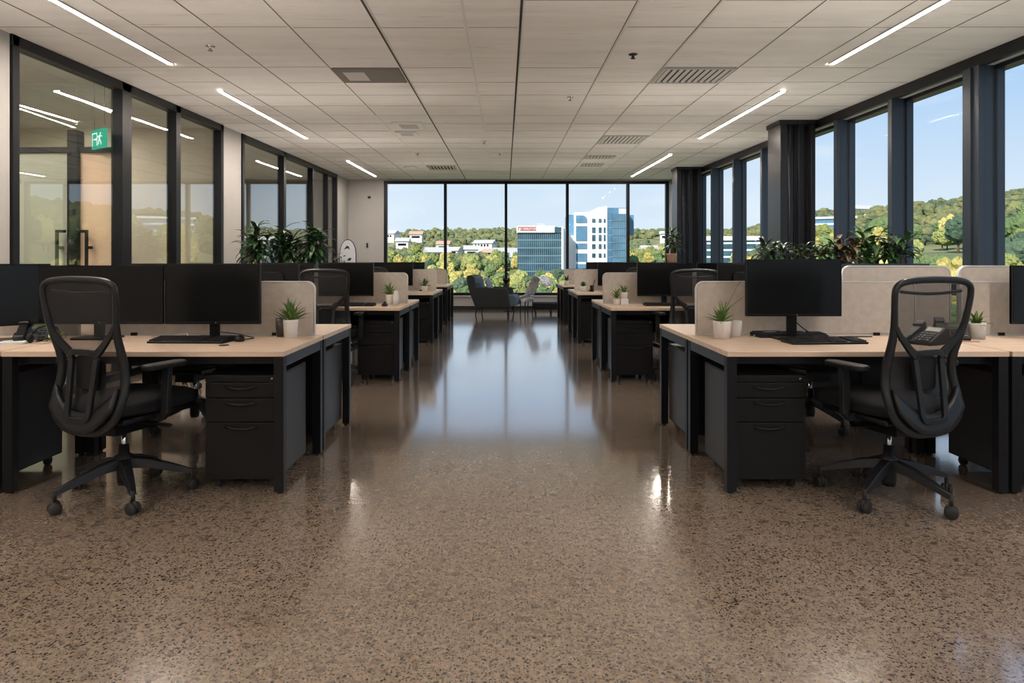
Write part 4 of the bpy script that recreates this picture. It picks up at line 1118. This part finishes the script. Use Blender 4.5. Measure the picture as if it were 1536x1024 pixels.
g = MB(); g.grid(lambda u, v: (prof[round(v*(len(prof)-1))][0], -.26+.52*u, prof[round(v*(len(prof)-1))][1]+.03*(2*u-1)**2), 8, len(prof)-1)
o = g.build('shell', M['perf'], t); s = o.modifiers.new('solid', 'SOLIDIFY'); s.thickness = .015
MB().prism([(.52, .26), (.62, .30), (.66, .36), (.58, .38), (.50, .35)], -.22, .22).build('seat_front', M['white_plastic'], t, bevel=.01)
g = MB(); g.tube([(.56, 0, .86), (.50, 0, .80), (.50, 0, .65), (.56, 0, .48), (.60, 0, .40)], .008, 6); g.build('stay', M['white_plastic'], t)
for x in (.50, .62):
    for y in (-.2, .2): MB().cyl((x, y, .32), (x-.01, y, 0), .012, n=8).build('leg', M['plastic'], t)
for c in list(COL.objects)[COL_N:]:
    c.location.x -= .78
t = thing('bench', 'low black upholstered bench under the white patterned lounge chair', 'bench', (.98, 16.2, 0))
MB().box(-.32, .45, -.25, .25, .10, .26).build('cushion', M['seat_fabric'], t, bevel=.02, seg=3)
for x in (-.26, .10, .40):
    for y in (-.2, .2): MB().cyl((x, y, .11), (x, y, 0), .012, n=8).build('leg', M['plastic'], t)

# ================================================================== OUTSIDE
def hgt(x, y):
    d = math.hypot(x, y); ang = math.atan2(x, y)
    def ss(a, b, v): v = max(0, min(1, (v-a)/(b-a))); return v*v*(3-2*v)
    k = ss(.24, .42, ang)
    back = -21+ss(230, 560, d)*25+ss(520, 900, d)*34
    right = -16+ss(60, 330, d)*22+ss(300, 620, d)*36*(.75+.6*ss(.45, .75, ang))
    n = noise.noise(Vector((x*.006, y*.006, 3.3)))*9*ss(250, 600, d)+noise.noise(Vector((x*.02, y*.02, 1.3)))*2
    return back*(1-k)+right*k+n
g = MB()
NR, NA = 46, 64
vs = []; fs = []
for i in range(NR+1):
    d = 14*(1500/14)**(i/NR)
    for j in range(NA+1):
        a = R(-40+150*j/NA); x, y = d*math.sin(a), d*math.cos(a)
        zz = hgt(x, y)
        if d < 40: zz = -21
        vs.append((x, y, zz))
for i in range(NR):
    for j in range(NA): q = i*(NA+1)+j; fs.append((q, q+1, q+NA+2, q+NA+1))
g.add(vs, fs, True)
def land_mat():
    m = bpy.data.materials.new('meadow'); m.use_nodes = True; t_ = m.node_tree; b = t_.nodes['Principled BSDF']
    tcn = N(t_, 'ShaderNodeTexCoord'); n = N(t_, 'ShaderNodeTexNoise'); n.inputs['Scale'].default_value = .03; n.inputs['Detail'].default_value = 8; n.inputs['Roughness'].default_value = .65
    r = N(t_, 'ShaderNodeValToRGB'); e = r.color_ramp.elements
    e[0].position = .30; e[0].color = (.085, .11, .06, 1); e[1].position = .72; e[1].color = (.34, .30, .18, 1)
    q = e.new(.5); q.color = (.19, .20, .10, 1)
    t_.links.new(tcn.outputs['Object'], n.inputs['Vector']); t_.links.new(n.outputs[0], r.inputs[0]); t_.links.new(r.outputs[0], b.inputs['Base Color']); b.inputs['Roughness'].default_value = 1; b.inputs['Specular IOR Level'].default_value = 0.05
    return m
struct('ground_hills', g, land_mat())

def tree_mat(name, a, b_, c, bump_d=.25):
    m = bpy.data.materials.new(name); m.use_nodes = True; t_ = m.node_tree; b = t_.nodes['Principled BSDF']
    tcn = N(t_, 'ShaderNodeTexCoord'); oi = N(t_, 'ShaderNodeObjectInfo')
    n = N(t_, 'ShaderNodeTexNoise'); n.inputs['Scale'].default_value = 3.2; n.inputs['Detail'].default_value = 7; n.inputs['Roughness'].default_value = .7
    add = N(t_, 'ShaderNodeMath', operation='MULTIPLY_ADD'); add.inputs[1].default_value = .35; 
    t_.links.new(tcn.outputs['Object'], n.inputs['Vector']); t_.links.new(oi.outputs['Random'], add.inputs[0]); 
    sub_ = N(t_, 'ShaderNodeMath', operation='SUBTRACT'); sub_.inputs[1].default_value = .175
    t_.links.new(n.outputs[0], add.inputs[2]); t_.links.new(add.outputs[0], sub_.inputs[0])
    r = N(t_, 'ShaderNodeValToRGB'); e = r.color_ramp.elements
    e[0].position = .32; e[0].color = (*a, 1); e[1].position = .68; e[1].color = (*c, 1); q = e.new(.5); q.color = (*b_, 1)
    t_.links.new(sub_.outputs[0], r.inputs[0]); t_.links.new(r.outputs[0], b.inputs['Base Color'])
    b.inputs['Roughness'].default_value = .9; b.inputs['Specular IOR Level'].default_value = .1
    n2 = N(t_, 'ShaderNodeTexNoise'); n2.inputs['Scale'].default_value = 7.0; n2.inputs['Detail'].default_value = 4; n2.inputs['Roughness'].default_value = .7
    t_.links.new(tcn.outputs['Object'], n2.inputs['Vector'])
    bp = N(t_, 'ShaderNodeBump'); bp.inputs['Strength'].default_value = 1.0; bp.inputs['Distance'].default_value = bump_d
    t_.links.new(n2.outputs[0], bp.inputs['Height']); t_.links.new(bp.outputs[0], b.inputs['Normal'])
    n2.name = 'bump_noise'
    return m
TM = {  # crown colours kept pale, with the haze mixed into them
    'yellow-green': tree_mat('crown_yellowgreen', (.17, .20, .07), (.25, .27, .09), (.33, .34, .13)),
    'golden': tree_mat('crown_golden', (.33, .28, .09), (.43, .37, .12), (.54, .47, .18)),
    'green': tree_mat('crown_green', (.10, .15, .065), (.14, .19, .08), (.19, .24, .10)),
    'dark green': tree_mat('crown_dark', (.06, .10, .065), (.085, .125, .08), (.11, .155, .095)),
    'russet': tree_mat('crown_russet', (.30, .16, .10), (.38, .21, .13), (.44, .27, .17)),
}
bark = mat('bark', (.10, .07, .05), .9)
def crown_mesh(mb, seed, c=(0, 0, 0), s=1.0, blobs=30, nu=13, nv=9, tall=1.0):
    rnd = random.Random(seed)
    for k in range(blobs):
        a = k*2.399+rnd.uniform(-.3, .3); zz = rnd.uniform(-.55, .80); rr = 0 if k == 0 else math.sqrt(max(.05, 1-zz*zz))*rnd.uniform(.45, .75)
        r0 = (.72 if k == 0 else rnd.uniform(.24, .40))*s
        off = Vector((rr*math.cos(a), rr*math.sin(a), (0 if k == 0 else zz*.75)*tall))*s
        sd = Vector((seed*1.7+k, k*2.1, 0))
        fn = lambda d: 1+.30*noise.noise(d*2.2+sd)+rnd.uniform(-.22, .22)
        mb.ellipsoid((c[0]+off.x, c[1]+off.y, c[2]+off.z), (r0, r0, r0*(.95+.15*tall)), nu, nv, fn, smooth=False)
crowns = {}
tree_src = {}
def tree_proto(kind, var):
    k = (kind, var)
    t = thing('tree', 'x', 'tree'); 
    g = MB(); crown_mesh(g, var*7+len(kind), (0, 0, 1.55), 1.0, tall=1.0+.35*(kind == 'golden'))
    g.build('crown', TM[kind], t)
    MB().cyl((0, 0, -.4), (0, 0, 1.2), .10, .06, n=7).build('trunk', bark, t)
    return t
TREE_LABEL = {
    'yellow-green': 'yellow-green broadleaf tree in the park outside the windows',
    'golden': 'golden autumn tree in the park outside the windows',
    'green': 'mid-green broadleaf tree in the park outside the windows',
    'dark green': 'dark green tree in the park outside the windows',
    'russet': 'russet-red autumn tree in the park outside the windows'}
def add_tree(kind, var, x, y, s):
    k = (kind, var)
    if k not in tree_src: o = tree_src[k] = tree_proto(kind, var)
    else: o = dup(tree_src[k])
    place(o, (x, y, hgt(x, y)-.2), 0, TREE_LABEL[kind], kind.replace('-', ' ')+' trees beyond the windows')
    o.scale = (s, s, s*random.uniform(.9, 1.25)); o.rotation_euler = (0, 0, random.uniform(0, 6.28))
HA = [-.17, -.13, -.10, -.075, -.05, -.02, .0, .02, -.15, -.09, -.03, .21, .235, .22, .40, .52]
random.seed(23)
HP = []
for k_, a in enumerate(HA):
    for q_ in range(60):
        d = random.uniform(440, 700)
        if all(abs(d*a-hx) > 24 or abs(d-hy) > 24 for hx, hy in HP): break
    HP.append((d*a, d))
random.seed(11)
def clear_of(x, y):
    if any(abs(x-hx) < 13 and abs(y-hy) < 13 for hx, hy in HP): return False
    for (bx0, bx1, by) in BL:
        if bx0-6 < x < bx1+6 and by-7 < y < by+30: return False
    return True
BL = [(6, 34, 340), (31, 72, 350)]
kinds = ['yellow-green']*8+['golden']*5+['green']*5+['dark green']*2+['russet']*1
pts = []
tries = 0
while len(pts) < 205 and tries < 20000:
    tries += 1
    u = random.random(); d = 215+u*230; a = random.uniform(-.20, .27)
    x, y = d*a, d
    if not clear_of(x, y): continue
    if any((x-p[0])**2+(y-p[1])**2 < 70 for p in pts): continue
    pts.append((x, y))
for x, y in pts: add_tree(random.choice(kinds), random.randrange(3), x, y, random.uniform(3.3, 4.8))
# trees in front of the buildings
for x in range(4, 80, 8):
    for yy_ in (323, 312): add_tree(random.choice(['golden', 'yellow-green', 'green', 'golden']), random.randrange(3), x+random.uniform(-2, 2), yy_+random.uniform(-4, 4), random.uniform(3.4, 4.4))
# right-hand slope
cnt = 0
while cnt < 84:
    d = random.uniform(90, 330); a = random.uniform(.30, .80)
    x, y = d*a, d
    if random.random() > .75 and a < .45: continue
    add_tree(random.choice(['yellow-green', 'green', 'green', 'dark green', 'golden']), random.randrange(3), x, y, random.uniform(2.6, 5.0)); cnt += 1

# distant woodland nobody could count
wood_far = tree_mat('crown_far', (.085, .125, .09), (.13, .17, .10), (.30, .29, .12), 1.5)  # distance haze is put into these far crown colours
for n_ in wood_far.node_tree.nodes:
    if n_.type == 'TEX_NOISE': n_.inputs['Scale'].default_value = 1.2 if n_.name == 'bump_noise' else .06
g = MB()
random.seed(5)
for i in range(4600):
    a = random.uniform(-.24, .85); d = random.uniform(425 if a < .29 else 300, 860); x, y = d*a, d
    if not clear_of(x, y): continue
    if noise.noise(Vector((x*.012, y*.012, 9))) > .25: continue
    if any(abs(x-hx) < 16 and -26 < y-hy < 12 for hx, hy in HP): continue
    s = random.uniform(2.2, 4.6)
    sd = Vector((i*.37, i*.11, 0))
    g.ellipsoid((x, y, hgt(x, y)+s*.55), (s, s, s*.85), 9, 6, lambda dd: 1+.4*noise.noise(dd*2.0+sd)+random.uniform(-.2, .2), smooth=False)
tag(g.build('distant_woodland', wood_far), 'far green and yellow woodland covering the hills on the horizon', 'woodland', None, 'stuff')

# distant houses
hw = mat('house_wall', (.70, .68, .64), .8); hr = mat('house_roof', (.45, .44, .45), .7); hr2 = mat('house_roof_red', (.50, .28, .20), .7)
random.seed(21)
for i in range(16):
    x, y = HP[i]; z = hgt(x, y)
    t = thing('house', 'small pale house among the trees on the far hillside', 'house', (x, y, z+2.5), random.uniform(-.5, .5), 'houses on the far hillside')
    w, dp, h = random.uniform(5, 10), 6, random.uniform(3.5, 5.5)
    MB().box(-w, w, -dp, dp, -6, h).build('wall', hw, t)
    MB().prism([(-dp-1, h), (dp+1, h), (0, h+3.5)], -w-1, w+1, Matrix.Rotation(R(90), 4, 'Z')).build('roof', hr2 if i % 4 == 1 else hr, t)
    gw = MB()
    for k in range(5): gw.box(-w+2+k*(2*w-4)/5, -w+3.6+k*(2*w-4)/5, -dp-.1, -dp, 1.5, 3.5)
    gw.build('window', M['screen'], t)

# office buildings
bg_glass = mat('facade_glass', (.045, .10, .135), .25, 0, .35, noise_amt=.5, noise_scale=.12, stretch=(1, 1, 2))
bg_glass2 = mat('facade_glass_blue', (.10, .21, .32), .25, 0, .35, noise_amt=.35, noise_scale=.10)
bg_white = mat('facade_white', (.80, .79, .78), .6)
bg_grey = mat('facade_grey', (.38, .40, .42), .6)
bg_line = mat('facade_line', (.16, .25, .30), .4)
sign_red = mat('sign_red', (.70, .16, .13), .6)
def X3(x, d): return (x-758)*d/1024
D = 340
t = thing('office_building', 'low glass office block with a white roof band outside the end window', 'building', (0, D, 0))
xa, xb, xc = X3(777, D), X3(842, D), X3(853, D)
MB().box(xa, xb, 0, 24, -24, pz(349, D)).build('glass_body', bg_glass, t)
g = MB()
zt_, zb_ = pz(349, D), -18
for k in range(1, 8): z = zt_-k*3.9; g.box(xa-.1, xb+.1, -.25, 0, z, z+.55)
g.build('floor_band', bg_line, t)
g = MB()
for k in range(1, 22): x = xa+(xb-xa)*k/22; g.box(x-.09, x+.09, -.30, 0, zb_, zt_)
g.build('mullion', bg_line, t)
MB().box(xa-.4, X3(832, D), -1.0, 23, pz(349, D), pz(339, D)).build('roof_band', bg_white, t, bevel=.2)
MB().box(X3(806, D), X3(818, D), 4, 18, pz(339, D), pz(334, D)).build('plant_room', bg_grey, t)
MB().box(X3(826, D), xb, -.6, 22, pz(349, D), pz(341, D)).build('roof_block', bg_glass, t)
MB().box(xb, X3(845, D), -1, 24, -24, pz(340, D)).box(X3(845, D), xc, 2, 24, -24, pz(344, D)).build('stair_tower', bg_white, t)
g = MB(); z1_, z0_ = pz(340.2, D), pz(345.5, D); x0_, x1_ = X3(777, D), X3(804, D)
g.box(x0_, x1_, -1.35, -1.0, z1_-.22, z1_); g.box(x0_, x0_+.25, -1.35, -1.0, z0_, z1_); g.box(x0_+1.0, x1_, -1.35, -1.0, z0_, z0_+.15)
g.build('sign_border', sign_red, t)
g = MB(); x = x0_+1.2
rnd = random.Random(4)
while x < x1_-.7:
    w = .48; g.box(x, x+.15, -1.35, -1.0, z0_+.35, z1_-.45); g.box(x, x+w, -1.35, -1.0, z0_+.35+rnd.choice((0, .35, .65)), z0_+.52+rnd.choice((0, .35, .65))); x += .78
g.build('sign_lettering', sign_red, t)

D = 350
t = thing('office_building', 'tall white and blue glass office tower outside the end window', 'building', (0, D, 0))
L0, L1, L2, L3, L4 = (X3(v, D) for v in (862, 884, 911, 940, 954))
zt1 = pz(318, D)
MB().box(L0, L2, 0, 26, -26, zt1-.2).build('white_body', bg_white, t, bevel=.2)
MB().prism([(X3(880, D), zt1-.5), (L2, zt1-.5), (L2, pz(309, D)), (X3(898, D), pz(310.5, D))], 1, 25).build('sloping_roof', bg_white, t)
MB().box(X3(854, D), L0, 4, 26, -26, pz(321, D)).box(X3(855, D), X3(858, D), 8, 26, -26, pz(341, D)).build('glass_wing', bg_glass2, t)
MB().box(X3(853, D), L0, 1.5, 26, -26, pz(353, D)).build('low_annex', bg_white, t)
zs = [(323, 334), (339, 361), (365, 373), (380, 392), (396, 404)]
for a, b in zs[:]:
    MB().prism(rrect(X3(864, D), X3(880.5, D), pz(b, D), pz(a, D), .8 if a != 323 else 2.4, (0, 0, 1 if a == 323 else 0, 0)), -.3, 0).build('window_band', bg_glass2, t)
for a, b in ((328, 333.5), (341, 349), (352, 361), (366, 373), (380, 386), (393, 400)):
    for (u, v) in ((888, 893), (898, 902), (905.5, 908)):
        MB().box(X3(u, D), X3(v, D), -.3, 0, pz(b, D), pz(a, D)).build('window', bg_glass, t)
MB().box(L2, L3, 0, 26, -26, pz(311.5, D)).build('blue_wing', bg_glass2, t)
MB().box(X3(917, D), L3+.1, -3, 0, -26, pz(321, D)).build('blue_bay', bg_glass2, t)
MB().box(L3, L4, 6, 26, pz(352, D), pz(321, D)).build('upper_box', bg_glass2, t)
MB().box(X3(928, D), X3(940, D), -1, 5, pz(321, D), pz(313, D)).build('roof_block', bg_white, t)
g = MB()
for k in range(1, 11): z = pz(321, D)-k*3.7; g.box(L2-.05, L3+.15, -3.2 if False else -3.25, -3.0, z, z+.35)
for k in range(1, 8): x = X3(917, D)+(L3-X3(917, D))*k/8; g.box(x-.1, x+.1, -3.25, -3.0, -26, pz(321, D))
g.build('floor_band', bg_line, t)
D = 420
t = thing('office_building', 'distant pale glass building seen through the tall side windows', 'building', (158, 335, hgt(158, 335)), R(-25))
MB().box(-12, 12, 0, 18, -4, 13).build('glass_body', bg_glass2, t); MB().box(-13, 13, -.6, 19, 13, 14).build('roof_band', bg_white, t)
g = MB()
for k in range(4): g.box(-12.1, 12.1, -.3, 0, k*3.3, k*3.3+.9)
g.build('floor_band', bg_white, t)
t = thing('office_building', 'farther office block with white floor bands, beyond the side windows', 'building', (112, 330, hgt(112, 330)), R(-12))
MB().box(-14, 14, 0, 16, -4, 15).build('glass_body', bg_glass, t); MB().box(-15, 15, -.6, 17, 15, 17).build('roof_band', bg_white, t)
g = MB()
for k in range(5): g.box(-14.1, 14.1, -.3, 0, k*3.3, k*3.3+.8)
g.build('floor_band', bg_white, t)
